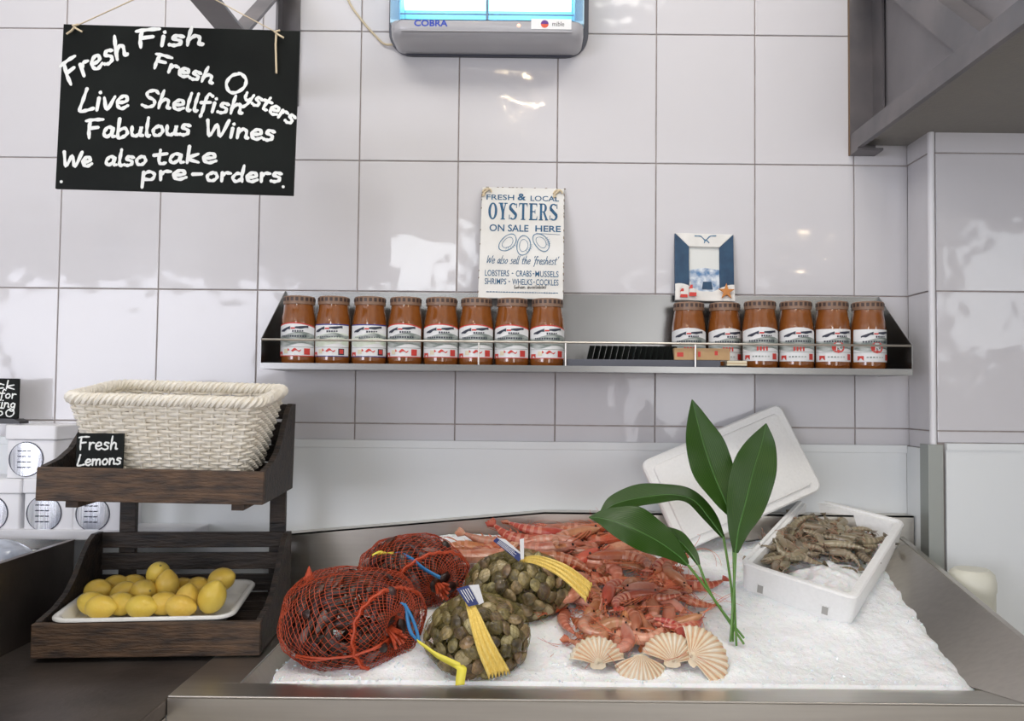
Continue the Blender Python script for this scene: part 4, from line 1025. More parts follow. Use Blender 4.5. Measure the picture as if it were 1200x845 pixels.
def on_bag(f, c, px, py):
    """point on the camera side of a bag that lies on the sight line through a photo position"""
    d = ray(px, py).normalized(); best = None
    for i in range(90):
        for j in range(61):
            p = f(i/90, j/60); v = p-CAM
            if (p-Vector(c)).dot(-d) < 0: continue
            e = (v-d*v.dot(d)).length
            if best is None or e < best[0]: best = (e, p)
    return best[1]-d*.0015
def fill(f, n, rad, c, name, mes, label, cat, group, inset, seed, tiltn, pale):
    """shells lying against the inside of the net, spread evenly; those beneath the bag are left out"""
    r = random.Random(seed); pts = []; c = Vector(c); best = []
    for k in range(6000):
        u, v = r.random(), .5-.5*cos(pi*r.random()*.94+.1) if False else r.uniform(.03, .95)
        if r.random() > sin(pi*v)+.12: continue
        p = f(u, v, inset)
        if (p-c).dot(CAM-p) < -.012: continue
        if all((p-q).length > rad for q in pts): pts.append(p)
        if len(pts) >= n: break
    for k, p in enumerate(pts):
        nn = (p-c); nn = Vector((nn.x, nn.y, nn.z)).normalized()
        nn = (nn+Vector((r.gauss(0, tiltn), r.gauss(0, tiltn), r.gauss(0, tiltn)))).normalized()
        me = mes[1] if r.random() < pale else mes[0]
        o = bpy.data.objects.new(name, me); COL.objects.link(o)
        o.matrix_world = Matrix.Translation(p) @ nn.to_track_quat('Z', 'Y').to_matrix().to_4x4() @ Matrix.Rotation(r.uniform(0, 6.28), 4, 'Z') @ Matrix.Scale(r.uniform(.85, 1.12), 4)
        tag(o, label, cat, group)
    return pts
def inner(f, c, n, builder, mt_, name, label, cat, seed, inset):
    """shells deeper in the bag, seen only through the gaps"""
    r = random.Random(seed); m = MB(); c = Vector(c); src = builder(1)
    for k in range(n):
        p = f(r.random(), r.uniform(.05, .95), inset)
        m.m = Matrix.Translation(p) @ Euler((r.uniform(0,6), r.uniform(0,6), r.uniform(0,6))).to_matrix().to_4x4()
        m.add(src.v, src.f)
    tag(m.build(name, mt_, merge=False, ang=60), label, cat, kind='stuff')
def strap(path, width, side, n=6):
    """flat strap along a path; side = width direction(s)"""
    P = smooth_line(path, n); m = MB(); vs = []
    for i, p in enumerate(P):
        t_ = i/(len(P)-1); w_ = width[0]+(width[1]-width[0])*t_; s_ = Vector(side).normalized()
        vs += [p-s_*w_*.5, p+s_*w_*.5]
    m.add(vs, [(2*i, 2*i+1, 2*i+3, 2*i+2) for i in range(len(P)-1)]); return m
def pleated(path, w0, w1, side, nrm, amp=.0015, pleats=7):
    P = smooth_line(path, 8); s_ = Vector(side).normalized(); n_ = Vector(nrm).normalized(); m = MB(); nu = 36
    def f(u, v):
        i = min(len(P)-1, int(v*(len(P)-1)+.5)); w_ = w0+(w1-w0)*v**.8
        q = (u-.5)*w_; return P[i]+s_*q+n_*(amp*(.4+v)*sin(u*pi*pleats)+.3*amp*sin(u*47+v*9))+Vector((0,0,-1))*.006*(v > .98)*sin(u*40)
    m.grid(f, nu, len(P)); return m

# --- red mussel bags
MB1 = dict(c=at(412, 726, -.485), rad=(.136, .100, .097), pole=(.80, -.58, -.06))
MB2 = dict(c=at(484, 672, -.305), rad=(.119, .095, .083), pole=(.62, -.75, -.12))
for k, (B, lab, pos) in enumerate(((MB1, 'larger red net bag of mussels at the left front of the ice', 'front'), (MB2, 'smaller red net bag of mussels behind the larger one, blue ribbon on top', 'rear'))):
    f = bag_surface(B['c'], B['rad'], B['pole'], 3+k*5, .34, .30, -.8, .07, 0, .80 if k == 0 else .9)
    t = thing('mussel_bag', lab, 'net bag', B['c']-Vector((0, 0, B['rad'][2]*.8)), group='red net bags of mussels')
    loc = t.location.copy()
    fl = lambda u, v, i=0: f(u, v, i)-loc
    m = MB(); net(m, fl, 46 if k == 0 else 40, 70 if k == 0 else 60, .00060, .02, .985, random.Random(k)); m.build('red_net', M['net_red'], t, merge=False)
    fill(f, 400, .0185, B['c'], 'mussel', mus_me, 'dark mussel packed in the %s red net bag' % ('larger front' if k == 0 else 'smaller rear'), 'mussel', 'mussels in the %s red bag' % pos, .0138, 20+k, .18, .12)
    inner(f, B['c'], 110, mussel_mesh, M['mussel'], 'mussel_heap', 'mussels deeper inside the %s red net bag' % ('larger front' if k == 0 else 'smaller rear'), 'mussels', 40+k, .032)
    # gathered seam cords and knot
    m = MB()
    m.tube([fl(i/80, .735+.004*sin(i*1.5), -.001) for i in range(80)], .0030, 6, closed=True)
    for q in range(5): m.tube([fl(i/120, .735+.014*sin(i*2.6+q*1.3)+.006*cos(i*1.1+q), -.0015) for i in range(120)], .0011, 4, closed=True)
    m.build('seam_cord', M['net_red'], t, merge=False)
    kn = fl(0, 1.0); pd = Vector(B['pole']).normalized()
    m = MB()
    for q in range(9):
        a = 2*pi*q/9; x = pd.orthogonal().normalized(); y = pd.cross(x); d = x*cos(a)+y*sin(a)
        m.tube([kn+d*.030-pd*.004, kn+d*.012+pd*.004, kn+d*.004+pd*.016, kn+d*(.010+.004*(q % 3))+pd*.034+Vector((.004, 0, -.012))], [.003, .0045, .0045, .003], 6)
    m.build('gathered_knot', M['net_red'], t, merge=False)
    if k == 0:
        m = MB()
        for q in range(3): m.tube(smooth_line([on_bag(f, B['c'], x, y-2*(q % 2))-loc for x, y in ((472,735),(460,747),(446,757),(430,764),(410,770),(388,773),(366,773),(346,770))], 4), .0020+.0003*q, 5)
        m.build('seam_cord', M['net_red'], t, merge=False)
        m = MB(); e = at(362, 678, B['c'].y+.01)-loc
        m.lathe([(.001, .024), (.0035, .018), (.008, .006), (.016, -.008)], 12); m.v = [v+e for v in m.v]; m.build('net_corner', M['net_red'], t)
        cl = lambda *p: [at(x, y, Y_)-loc for x, y, Y_ in p]
        m = strap(cl((470,706,-.625),(476,712,-.63),(478,728,-.635),(482,742,-.64),(490,751,-.64)), (.006, .007), (1,0,.1)); m.build('blue_ribbon', M['ribbon_blue'], t, solid=.0008)
        m = strap(cl((474,707,-.632),(482,722,-.637),(488,738,-.64),(491,751,-.642)), (.005, .006), (1,0,.1)); m.build('blue_ribbon', M['ribbon_blue'], t, solid=.0008)
        m = strap(cl((489,751,-.642),(500,759,-.645),(512,768,-.65),(528,776,-.655),(541,783,-.66)), (.007, .019), (-.35,0,1)); m.build('yellow_tag', M['yellow'], t, solid=.001)
        m = strap(cl((537,780,-.661),(541,784,-.668),(540,793,-.674),(539,803,-.677)), (.018, .016), (1,0,.1)); m.build('yellow_tag', M['yellow'], t, solid=.001)
    else:
        cl = lambda *p: [at(x, y, Y_)-loc for x, y, Y_ in p]
        m = strap(cl((458,651,-.36),(468,649,-.365),(482,655,-.385),(496,666,-.40),(508,673,-.41),(516,677,-.415)), (.009, .008), (.2,-.3,1)); m.build('blue_ribbon', M['ribbon_blue'], t, solid=.0008)
        m = strap(cl((436,652,-.365),(445,648,-.362),(454,650,-.362),(461,649,-.366)), (.009, .010), (.1,-.3,1)); m.build('yellow_clip', M['yellow'], t, solid=.003)

# --- yellow-tailed clam bags
CB1 = dict(c=at(560, 746, -.535), rad=(.100, .086, .082), pole=(-.12, -.35, .93))
CB2 = dict(c=at(608, 688, -.365), rad=(.113, .09, .078), pole=(.05, -.30, .95))
for k, (B, lab) in enumerate(((CB1, 'net bag of clams at the front of the ice, yellow tail hanging down'), (CB2, 'net bag of clams behind, its yellow tail reaching over the prawns'))):
    f = bag_surface(B['c'], B['rad'], B['pole'], 11+k*4, .10, .3, -.85, .05)
    t = thing('clam_bag', lab, 'net bag', B['c']-Vector((0, 0, B['rad'][2]*.85)), group='net bags of clams')
    loc = t.location.copy(); fl = lambda u, v, i=0: f(u, v, i)-loc
    m = MB(); net(m, fl, 52, 36, .00028, .03, .985, random.Random(k)); m.build('olive_net', M['net_olive'], t, merge=False)
    fill(f, 400, .0185, B['c'], 'clam', (clam_me, clam_pale), 'small ridged clam packed in the %s yellow-tailed net bag' % ('front' if k == 0 else 'rear'), 'clam', 'clams in the %s net bag' % ('front' if k == 0 else 'rear'), .009, 60+k, .33, .07)
    inner(f, B['c'], 170, clam_mesh, M['clam'], 'clam_heap', 'clams deeper inside the %s yellow-tailed net bag' % ('front' if k == 0 else 'rear'), 'clams', 70+k, .026)
    cl = lambda *p: [at(x, y, Y_)-loc for x, y, Y_ in p]
    if k == 0:
        m = pleated(cl((549,704,-.588),(556,722,-.616),(563,742,-.632),(572,764,-.640),(585,790,-.640)), .012, .040, (1, 0, .25), (0, -1, .2)); m.build('yellow_net_tail', M['net_yellow'], t, solid=.0008)
        m = MB(); m.ball(at(549, 703, -.59)-loc, (.007, .006, .006), 12); m.build('tail_knot', M['net_yellow'], t)
        tg = [(535,690),(549,686),(561,708),(549,711)]; wt = [(549,686),(561,685),(567,706),(561,709)]
        Yt = -.602
    else:
        m = pleated(cl((612,656,-.40),(628,656,-.43),(650,664,-.455),(668,675,-.47),(690,694,-.478)), .010, .036, (.35, .0, .9), (.3, -1, .4)); m.build('yellow_net_tail', M['net_yellow'], t, solid=.0008)
        m = MB(); m.ball(at(611, 657, -.405)-loc, (.007, .006, .006), 12); m.build('tail_knot', M['net_yellow'], t)
        tg = [(578,634),(582,630),(613,652),(608,658)]; wt = [(582,630),(592,632),(613,650),(612,654)]
        Yt = -.412
    a = [at(x, y, Yt-.004*(i in (0, 3)))-loc for i, (x, y) in enumerate(tg)]
    m = MB(); m.prism(a, (0, .0008, 0)); tg_o = m.build('navy_tag', M['tag_blue'], t, smooth=False)
    m = MB()
    for q in range(4):
        s0 = .2+q*.2
        L2 = lambda u, v: (a[0]*(1-u)+a[1]*u)*(1-v)+(a[3]*(1-u)+a[2]*u)*v+Vector((0, -.0008, 0))
        m.add([L2(s0, .12), L2(s0+.07, .12), L2(s0+.07, .8-.1*(q % 2)), L2(s0, .8-.1*(q % 2))], [(0,1,2,3)])
    m.build('tag_print', M['tag_white'], tg_o, smooth=False)
    m = MB(); m.prism([at(x, y, Yt+.002)-loc for x, y in wt], (0, .0008, 0)); m.build('white_tag', M['tag_white'], t, smooth=False)
    if k == 1:
        m = MB(); m.prism([at(x, y, Yt-.002)-loc for x, y in ((609,632),(614,631),(614,655),(610,656))], (0, .0008, 0)); m.build('white_tag', M['tag_white'], t, smooth=False)

# ================================================================ PRAWNS
def prawn_parts(L, curl, seed, al=.35):
    """lying on its side in the XY plane: head towards +X, back on the +Y side"""
    r = random.Random(seed); N = 40; pts = []; ang = 0; p = Vector((0, 0, 0)); ds = L/N
    for i in range(N+1):
        t_ = i/N; pts.append(p.copy())
        if t_ > .38: ang += curl/(N*.62)*(1 if t_ < .9 else .2)
        p = p+Vector((-cos(ang), -sin(ang), 0))*ds
    rad = []
    for i in range(N+1):
        t_ = i/N
        prof = [(0,.014),(.06,.05),(.14,.082),(.25,.10),(.36,.104),(.42,.098),(.6,.088),(.78,.068),(.92,.042),(1,.022)]
        for (a, x), (b, y) in zip(prof, prof[1:]):
            if a <= t_ <= b: q = x+(y-x)*(t_-a)/(b-a); break
        if t_ > .40: q *= 1+.16*((t_-.40)/.1 % 1)-.08
        rad.append(q*L)
    ctr = pts[15].copy()
    pts = [q-ctr for q in pts]
    b = MB(); b.tube([q+Vector((0,0,0)) for q in pts], rad, 12, up=(0, 0, 1), flat=.80)
    for i in range(N):
        if i/N > .40 and ((i/N-.40)/.1 % 1) > .62:
            for j in range(12): b.mi[i*12+j] = 1
    hd = pts[0]; dx = (pts[0]-pts[4]).normalized(); dy = Vector((0, 1, 0))
    b.tube([pts[4]+dy*rad[4]*.8, pts[1]+dy*rad[4]*.9+dx*.02*L, hd+dx*.16*L+dy*.05*L], [.016*L, .010*L, .001], 5)
    shell = b
    fan = MB(); te = pts[-1]; td_ = (pts[-1]-pts[-3]).normalized(); ts = Vector((-td_.y, td_.x, 0))
    for q in (-1, -.35, .35, 1):
        e = te+td_*.13*L+ts*q*.055*L; mid = te+td_*.07*L+ts*q*.05*L; z = Vector((0, 0, .006*L*(1+abs(q))))
        fan.add([te-ts*.01*L, mid-ts*.024*L+z, e-ts*.012*L, e+ts*.012*L, mid+ts*.024*L+z, te+ts*.01*L, ], [(0,1,2,3,4,5)])
        fan.add([te-ts*.01*L+z*.2+Vector((0,0,.004)), mid-ts*.024*L+z+Vector((0,0,.003)), e-ts*.012*L, e+ts*.012*L, mid+ts*.024*L+z+Vector((0,0,.003)), te+ts*.01*L+Vector((0,0,.004))], [(0,1,2,3,4,5)])
    legs = []
    for q in range(5):
        lg = MB(); i = 7+q; o_ = pts[i]-dy*rad[i]*.75
        sw = -.25-.16*q+r.uniform(-.15, .15)
        lg.tube([o_, o_+Vector((.05*L+sw*.1*L, -.07*L, .03*L)), o_+Vector((.10*L+sw*.35*L, -.15*L, .012*L)), o_+Vector((.06*L+sw*.5*L, -.22*L, -.02*L))], [.009*L, .008*L, .006*L, .003*L], 5); legs.append(lg)
    swim = []
    for q in range(4):
        i = 17+q*5; o_ = pts[i]; tt = (pts[i-1]-pts[i+1]).normalized(); vv = Vector((tt.y, -tt.x, 0))
        sg = MB(); o_ = o_+vv*rad[i]*.7; sg.tube([o_, o_+vv*.05*L+tt*.02*L, o_+vv*.085*L-tt*.02*L], [.012*L, .013*L, .004*L], 5, flat=.6); swim.append(sg)
    ants = []
    for q in range(3):
        an = MB(); a0 = hd+dy*.01*L; cu = r.uniform(-.9, .9)
        an.tube([a0+Vector((al*L*s_*cos(cu*s_*1.4)*2.0, al*L*s_*sin(cu*s_*1.4+.25*(q-1))*1.6, .10*L*sin(pi*s_)-.02*L*s_)) for s_ in [k/9 for k in range(10)]], [.0008-.0005*k/9 for k in range(10)], 4); ants.append(an)
    eyes = []
    for q in (-1, 1):
        e = MB(); e.ball(pts[2]+dy*rad[2]*.5+Vector((.012*L, 0, q*rad[2]*.9)), .017*L, 8); eyes.append(e)
    return shell, fan, legs, swim, ants, eyes
def prawn_proto(name, L, curl, seed, ms, ml, nl=5):
    shell, fan, legs, swim, ants, eyes = prawn_parts(L, curl, seed, .13 if name == 'raw_prawn' else .33)
    o = shell.build(name, [ms, M['raw_band' if name == 'raw_prawn' else 'band']], ang=30); fan.build('tail_fan', ms, o, merge=False, smooth=False)
    for l_ in legs[:nl]: l_.build('leg', ml, o)
    for s_ in swim: s_.build('swimmeret', ml, o)
    for a in ants: a.build('antenna', ml, o)
    for e in eyes[:2]: e.build('eye', M['eye'], o)
    return o
used = set()
def put(proto, p, heading, n, roll=0, flip=False, scale=1, label=None, cat='prawn', group=None):
    """first use moves the prototype itself, later ones copy it with its parts"""
    o = proto if proto.name not in used else dup(proto); used.add(proto.name)
    ez = n.normalized(); ex = Vector((cos(heading), sin(heading), 0)); ex = (ex-ez*ex.dot(ez)).normalized(); ey = ez.cross(ex)
    R_ = Matrix((ex, ey, ez)).transposed().to_4x4()
    if flip: R_ = R_ @ Matrix.Rotation(pi, 4, 'X')
    o.matrix_world = Matrix.Translation(p) @ R_ @ Matrix.Rotation(roll, 4, 'X') @ Matrix.Scale(scale, 4)
    tag(o, label, cat, group); return o
def inside(poly, x, y):
    c = False
    for (x1, y1), (x2, y2) in zip(poly, poly[1:]+poly[:1]):
        if (y1 > y) != (y2 > y) and x < (x2-x1)*(y-y1)/(y2-y1)+x1: c = not c
    return c
def protoset(name, L, ms, ml, curls, seed, nl=5):
    return [prawn_proto(name, L*(1+.06*sin(i*7)), c, seed+i, ms[i % len(ms)], ml, nl) for i, c in enumerate(curls)]
RED = protoset('cooked_prawn', .135, [M['prawn'], M['prawn'], M['prawn_red'], M['prawn_pale']], M['prawn_leg'], [1.2, 2.2, 1.7, 2.7, .9, 2.0, 1.5, 2.4], 1)
BIG = protoset('cooked_prawn', .175, [M['prawn_red'], M['prawn'], M['prawn_pale']], M['prawn_leg'], [1.1, 1.9, .8, 2.3], 31)
def scatter(protos, poly, n, seed, sep, lay, label, group, cat='cooked prawn', base=.011, plane=on_ice, nrm=ICEN, sc=(.85, 1.05), tilt=.12, head=None):
    r = random.Random(seed); xs = [p[0] for p in poly]; ys = [p[1] for p in poly]; done = []; tries = 0
    while len(done) < n and tries < 9000:
        tries += 1; x, y = r.uniform(min(xs), max(xs)), r.uniform(min(ys), max(ys))
        if not inside(poly, x, y): continue
        if any((x-a)**2+((y-b)*1.5)**2 < sep**2 for a, b in done): continue
        h = base+lay*len(done)/n + r.uniform(0, .006)
        done.append((x, y)); p = plane(x, y, h)
        nn = (nrm+Vector((r.gauss(0, tilt), r.gauss(0, tilt), 0))).normalized()
        put(r.choice(protos), p, r.uniform(0, 2*pi) if head is None else r.choice(head)+r.gauss(0, .35), nn, r.gauss(0, .25), r.random() < .5, r.uniform(*sc), label, cat, group)
    return done
G_R = 'cooked prawns in the main pile'
LAB_R = 'cooked pink-orange prawn in the loose pile between the clam bags and the leaves'
scatter(RED, [(648,712),(690,688),(770,668),(800,682),(815,720),(822,752),(790,742),(760,748),(690,756),(674,735)], 30, 5, 15, .020, LAB_R, G_R)
scatter(RED, [(672,660),(735,648),(790,658),(800,690),(752,700),(700,706),(660,700)], 20, 6, 15, .030, LAB_R, G_R)
scatter(BIG, [(600,645),(640,622),(690,612),(735,640),(742,660),(680,662),(630,655)], 17, 8, 15, .040, 'large red prawn heaped at the back of the pile under the leaf tips', 'large red prawns at the back', base=.013, head=(0, pi, .3))
scatter(BIG, [(548,648),(560,634),(600,628),(612,640),(590,655),(560,660)], 6, 12, 14, .022, 'large red prawn lying behind the rear clam bag by the steel splashback', 'large red prawns behind the clam bag', base=.014, head=(.3, pi-.3))
# the prawns that stand out
ONE = [(722,694,.35,1.7,.030,'curved pale prawn lying across the middle of the pile'),
 (680,690,-.35,1.2,.032,'orange prawn whose head points out from under the yellow net tail'),
 (805,686,2.9,.9,.018,'prawn at the right edge of the pile with tail pointing to the leaf stalks'),
 (708,744,1.3,2.2,.022,'prawn curled at the left front of the pile behind the leftmost scallop shell'),
 (748,748,2.8,2.4,.026,'thick curled prawn tail just behind the front scallop shells'),
 (800,742,1.9,1.4,.020,'prawn with upright pointed head behind the right scallop shell')]
for i, (x, y, hd, cu, h, lab) in enumerate(ONE):
    pr = prawn_proto('cooked_prawn', .135, cu, 80+i, [M['prawn_pale'], M['prawn'], M['prawn_red'], M['prawn'], M['prawn_pale'], M['prawn']][i], M['prawn_leg'])
    put(pr, on_ice(x, y, h), hd, ICEN+Vector((0, -.15, 0)), 0, i % 2 == 1, 1, lab, 'cooked prawn')

# ================================================================ SCALLOP SHELLS
def scallop(Rr, ribs, seed):
    def f(u, v):
        a = radians(-72+144*u); s_ = .04+.96*v
        r_ = Rr*s_*(1-.10*(abs(a)/1.25)**2)*(1+.018*cos(ribs*2*pi*u)*s_)
        z = .030*(1-(s_)**2)**.62*(1-.35*(a/1.25)**2)*1.0+.0022*cos(ribs*2*pi*u)*s_**.6
        return (r_*sin(a), r_*cos(a), z)
    b = MB(); b.grid(f, ribs*8+1, 22)
    return b
SC = [ # px, py, rotation of the fan (0 = fan up in photo), facing normal tilt, size, label
 (700,784,.0,1,.056,'pink-ribbed scallop shell leftmost at the front of the ice'),
 (749,772,3.1,-1,.050,'pale scallop shell lying low against the front rim, second from the left'),
 (786,782,-.1,1,.060,'scallop shell with tan centre standing behind the others against the prawns'),
 (806,775,-1.2,1,.068,'largest cream scallop shell at the right end of the front row')]
for i, (x, y, an, fl, R_, lab) in enumerate(SC):
    R_ *= 1.1
    o = scallop(R_, 13 if i != 1 else 12, i).build('scallop_shell', M['shell'], ang=180, solid=.0018, off=-1)
    nrm = Vector((0, -.80, .62)).normalized(); ez = nrm; ex = Vector((cos(an), 0, sin(-an)*0)); ex = Vector((1, 0, 0)); ey = ez.cross(ex)
    R3 = Matrix((ex, ey, ez)).transposed().to_4x4()
    p = on_ice(x, y, .012 if i in (1, 3) else .002)
    o.matrix_world = Matrix.Translation(p+Vector((0, -.006, .002))) @ R3 @ Matrix.Rotation(an, 4, 'Z')
    tag(o, lab, 'scallop shell', 'scallop shells at the front of the ice')
    m = MB(); e = R_*.24
    m.prism([(-e, .000, .012), (-e*.9, .012, .018), (0, .016, .022), (e*.9, .012, .018), (e, .000, .012), (e*.55, -.004, .010), (-e*.55, -.004, .010)], (0, 0, -.002)); m.build('hinge_ear', M['shell'], o, smooth=False, bevel=.0006)
    m = MB(); nr = 13 if i != 1 else 12
    def g(u, v, k, wd): 
        uu = (k+.5)/nr+(u-.5)*wd/nr; a = radians(-72+144*uu); s_ = (.15+.70*v) if i in (0,) else (.12+.86*v); 
        r_ = R_*s_*(1-.10*(abs(a)/1.25)**2); z = .030*(1-s_**2)**.62*(1-.35*(a/1.25)**2)-.0022*s_**.6*.6+.0011
        return (r_*sin(a), r_*cos(a), z)
    for k in range(nr): m.grid(lambda u, v: g(u, v, k, .30 if i else .42), 3, 14)
    m.build('rib_grooves', M['shell_rib'], o, merge=False)

# ================================================================ FOAM BOX OF RAW PRAWNS
BN = Vector((0, -.335, 1)).normalized(); BP = (0, -.445, 1.140)
cN, cR, cL = on_plane(1004, 702, BP, BN), on_plane(1063, 608, BP, BN), on_plane(868, 657, BP, BN)
ex = (cR-cN); LX = ex.length-.012; ex.normalize(); ey = (cL-cN); ey = (ey-ex*ey.dot(ex)); LY = ey.length; ey.normalize(); ez = ex.cross(ey)
bm_ = Matrix((ex, ey, ez)).transposed().to_4x4(); bm_.translation = cN
bx = bpy.data.objects.new('foam_box', None); COL.objects.link(bx); bx.matrix_world = bm_
tag(bx, 'white foam box of raw prawns propped on the ice at the right', 'box')
BD = .108; wl = .021
def rrect(x0, y0, x1, y1, r, z, n=6):
    out = []
    for (cx, cy), a0 in (((x1-r, y1-r), 0), ((x0+r, y1-r), 90), ((x0+r, y0+r), 180), ((x1-r, y0+r), 270)):
        for k in range(n):
            a = radians(a0+90*k/(n-1)); out.append((cx+r*cos(a), cy+r*sin(a), z))
    return out
tp = .010
L_ = [rrect(tp, tp, LX-tp, LY-tp, .018, -BD), rrect(tp*.2, tp*.2, LX-tp*.2, LY-tp*.2, .02, -.012), rrect(0, 0, LX, LY, .02, -.004), rrect(.003, .003, LX-.003, LY-.003, .018, 0),
      rrect(.010, .010, LX-.010, LY-.010, .014, 0), rrect(.011, .011, LX-.011, LY-.011, .013, -.005), rrect(wl-.001, wl-.001, LX-wl+.001, LY-wl+.001, .01, -.005), rrect(wl, wl, LX-wl, LY-wl, .01, -.008), rrect(wl+.006, wl+.006, LX-wl-.006, LY-wl-.006, .01, -.078)]
k = len(L_[0]); m = MB(); m.add([p for l in L_ for p in l], [(i*k+j, i*k+(j+1)%k, (i+1)*k+(j+1)%k, (i+1)*k+j) for i in range(len(L_)-1) for j in range(k)]+[tuple(range(k)), tuple(range((len(L_)-1)*k, len(L_)*k))])
m.build('box_body', M['foam'], bx, ang=35)
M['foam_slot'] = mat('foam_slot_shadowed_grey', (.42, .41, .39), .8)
for fy in (.24, .80):
    m = MB(); y = LY*fy; x = tp*.62
    for a, b in (((y-.0085, -.062), (y-.0065, -.040)), ((y+.0065, -.062), (y+.0085, -.040)), ((y-.0085, -.0415), (y+.0085, -.040)), ((y-.0085, -.062), (y+.0085, -.0605))): m.box((x-.0035, a[0], a[1]), (x+.001, b[0], b[1]), 0)
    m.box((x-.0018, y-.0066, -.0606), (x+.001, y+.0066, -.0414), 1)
    m.build('side_slot', [M['foam'], M['foam_slot']], bx, smooth=False)
# ice and prawns inside
def boxice(u, v):
    x = wl+.004+u*(LX-2*wl-.008); y = wl+.004+v*(LY-2*wl-.008)
    d = exp(-(((x-.11)/.10)**2+((y-.075)/.085)**2))
    z = -.060+.040*d+.008*noise.noise((x*30, y*30, 1))+.004*noise.noise((x*90, y*90, 5))
    return bm_ @ Vector((x, y, z))
m = MB(); m.grid(boxice, 90, 60); tag(m.build('crushed_ice_in_box', M['ice'], ang=180), 'small heap of crushed ice in the foam box of raw prawns', 'ice', kind='stuff')
RAW = protoset('raw_prawn', .086, [M['raw']], M['raw_leg'], [1.2, 2.0, .7, 1.6, 2.5], 51, 3)
def raw_plane(px, py, lift=0): return on_plane(px, py, Vector(BP)+BN*(-.050+lift), BN)
LAB_G = 'raw grey-brown prawn piled on the ice in the white foam box'
scatter(RAW, [(896,662),(905,640),(930,612),(985,612),(1024,632),(1022,644),(990,652),(955,640),(935,650),(918,668)], 64, 15, 6.5, .030, LAB_G, 'raw prawns in the foam box', 'raw prawn', .006, raw_plane, BN, (1.05, 1.35), .10)
scatter(RAW, [(985,655),(1005,650),(1012,662),(990,690),(975,690)], 4, 18, 14, .004, 'raw prawn half buried in the ice at the right side of the foam box', 'raw prawns half buried in the box ice', 'raw prawn', .006, raw_plane, BN, (.6, .8), .10)
m = MB(); p = raw_plane(1007, 646, .034)
# lid leaning on the tiles
a, b_, c_ = at(800, 648, -.150), at(965, 573, -.088), at(901, 477, -.050)
ex = (b_-a); LW = ex.length; ex.normalize(); ey = (c_-b_); ey = ey-ex*ey.dot(ex); LHh = ey.length; ey.normalize(); ez = ex.cross(ey)
lm = Matrix((ex, ey, ez)).transposed().to_4x4(); lm.translation = a
ld = bpy.data.objects.new('foam_cover', None); COL.objects.link(ld); ld.matrix_world = lm
tag(ld, 'white foam lid of a fish box leaning on the wall behind the green leaves', 'foam lid')
L_ = [rrect(.003, .003, LW-.003, LHh-.003, .018, -.022), rrect(0, 0, LW, LHh, .02, -.018), rrect(0, 0, LW, LHh, .02, -.004), rrect(.004, .004, LW-.004, LHh-.004, .017, 0), rrect(.020, .020, LW-.020, LHh-.020, .012, 0), rrect(.022, .022, LW-.022, LHh-.022, .011, .005), rrect(.028, .028, LW-.028, LHh-.028, .01, .0065)]
k = len(L_[0]); m = MB(); m.add([p for l in L_ for p in l], [(i*k+j, i*k+(j+1)%k, (i+1)*k+(j+1)%k, (i+1)*k+j) for i in range(len(L_)-1) for j in range(k)]+[tuple(range(k)), tuple(range((len(L_)-1)*k, len(L_)*k))])
m.build('lid_panel', M['foam'], ld, ang=35)
for q in range(3):
    m = MB(); x0_ = LW*.60+q*.028; m.prism([(x0_, LHh-.055-.004*q, .0063), (x0_+.004, LHh-.055-.004*q, .0063), (x0_+.004, LHh-.10-.01*q, .0063), (x0_, LHh-.10-.01*q, .0063)], (0, 0, .0022)); m.build('moulded_rib', M['foam'], ld, smooth=False, bevel=.0008)

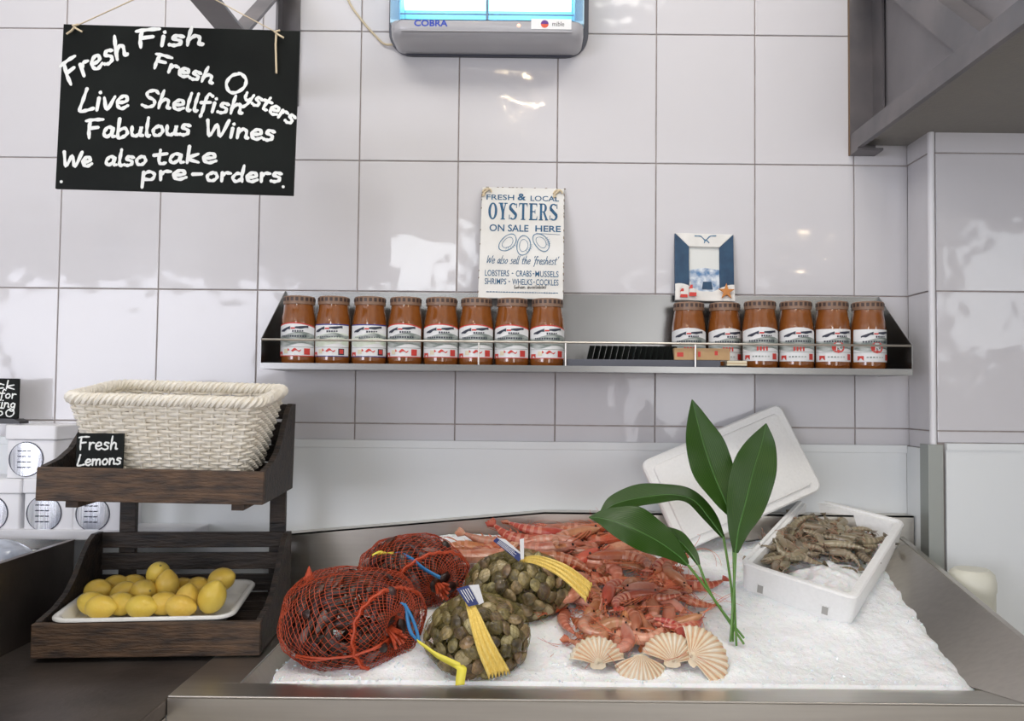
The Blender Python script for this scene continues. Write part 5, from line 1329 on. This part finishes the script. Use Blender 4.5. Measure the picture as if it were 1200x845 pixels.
# ================================================================ LEAVES
def leaf(label, spine, widths, stalk, fold=.25, face=(0, -.85, .5), side_tw=0):
    """spine: (px, py, Y) from tip to blade base; widths in px at the spine points; stalk continues to the ice"""
    P = [at(*s_) for s_ in spine]; n = 5
    Wd = [w_*(2.17+s_[2])/1000 for w_, s_ in zip(widths, spine)]
    PS = smooth_line(P, n); WS = [v.x for v in smooth_line([Vector((w_, 0, 0)) for w_ in Wd], n)]
    F = Vector(face).normalized(); K = len(PS); m = MB(); NU = 13
    base = PS[-1]
    rows = []
    for i, p in enumerate(PS):
        t_ = (PS[min(i+1, K-1)]-PS[max(i-1, 0)]).normalized(); sd = t_.cross(F).normalized()
        if side_tw: sd = (Matrix.Rotation(side_tw*(i/K-.5), 3, t_) @ sd)
        nn = sd.cross(t_).normalized(); w_ = max(.0006, WS[i])
        rows.append([p+sd*((j/(NU-1)-.5)*w_)+nn*(-fold*w_*.5*(1-abs(j/(NU-1)-.5)*2)**1.2+.03*w_*sin(i*.8)*(abs(j/(NU-1)-.5)*2)**2) for j in range(NU)])
    o_ = bpy.data.objects.new('aspidistra_leaf', None); COL.objects.link(o_); foot = at(*stalk[-1]); o_.location = foot; tag(o_, label, 'leaf', None)
    vs = [q-foot for r_ in rows for q in r_]
    m.add(vs, [(i*NU+j, i*NU+j+1, (i+1)*NU+j+1, (i+1)*NU+j) for i in range(K-1) for j in range(NU-1)])
    me = bpy.data.meshes.new('blade'); me.from_pydata([tuple(v) for v in m.v], [], m.f); me.materials.append(M['leaf']); me.shade_smooth()
    uv = me.uv_layers.new(name='UVMap')
    for lp in me.loops: uv.data[lp.index].uv = ((lp.vertex_index % NU)/(NU-1), (lp.vertex_index//NU)/(K-1))
    ob = bpy.data.objects.new('blade', me); COL.objects.link(ob); ob.parent = o_
    md = ob.modifiers.new('thickness', 'SOLIDIFY'); md.thickness = .0007
    md = ob.modifiers.new('smooth', 'SUBSURF'); md.levels = 1; md.render_levels = 1
    mr = MB(); mr.tube([r_[NU//2]-foot for r_ in rows], [.0004+.0016*i/K for i in range(K)], 6); mr.build('midrib', M['midrib'], o_)
    SP = smooth_line([PS[-1]]+[at(*s_) for s_ in stalk], 6)
    ms_ = MB(); ms_.tube([p-foot for p in SP], [.0028-.0006*i/len(SP) for i in range(len(SP))], 8); ms_.build('stalk', M['stalk'], o_)
    return o_
leaf('tall upright dark green leaf, left of the standing pair, tip highest', [(811,468,-.36),(817,490,-.37),(826,520,-.385),(838,555,-.40),(850,585,-.42),(858,606,-.43)], [1,24,47,50,28,6], [(860,660,-.45),(861,710,-.47),(863,757,-.497)], .22)
leaf('tall upright dark green leaf, right of the standing pair, in front of the lid', [(898,496,-.40),(893,520,-.41),(884,550,-.425),(874,590,-.44),(866,620,-.45),(862,648,-.46)], [1,34,51,46,26,6], [(860,690,-.475),(858,720,-.485),(856,752,-.493)], .2)
leaf('dark leaf arching to the left behind the broad leaf', [(702,602,-.33),(722,588,-.33),(752,580,-.33),(786,577,-.34),(813,584,-.36),(832,606,-.385),(848,630,-.41)], [1,26,36,30,24,20,5], [(853,660,-.43),(858,700,-.46),(859,752,-.49)], .25, (.1,-.6,.8))
leaf('broad green leaf drooping left over the red prawns', [(690,606,-.41),(712,607,-.42),(742,616,-.43),(772,632,-.435),(795,650,-.44),(806,662,-.445)], [1,30,56,46,22,6], [(828,690,-.46),(848,718,-.475),(872,748,-.492)], .2, (.1,-.75,.65))
leaf('narrow folded leaf between the broad leaf and the standing pair', [(772,620,-.40),(784,622,-.405),(797,630,-.41),(810,645,-.42),(819,662,-.435)], [1,14,20,16,5], [(832,694,-.455),(850,722,-.475),(872,755,-.494)], .5, (.2,-.6,.8))

# cream tub beyond the right-hand rim
p = at(1127, 690, -.27)
t = thing('plastic_tub', 'cream rounded plastic tub half hidden behind the sloped steel side', 'tub', (p.x+.022, p.y, .93))
hh = at(1120, 666, -.27).z-.93
m = MB(); m.lathe([(.001, 0), (.042, 0), (.046, .006), (.048, hh-.05), (.050, hh-.046), (.050, hh-.028), (.046, hh-.010), (.036, hh-.001), (.001, hh)], 32, caps=False); m.build('tub_body', M['cream'], t)
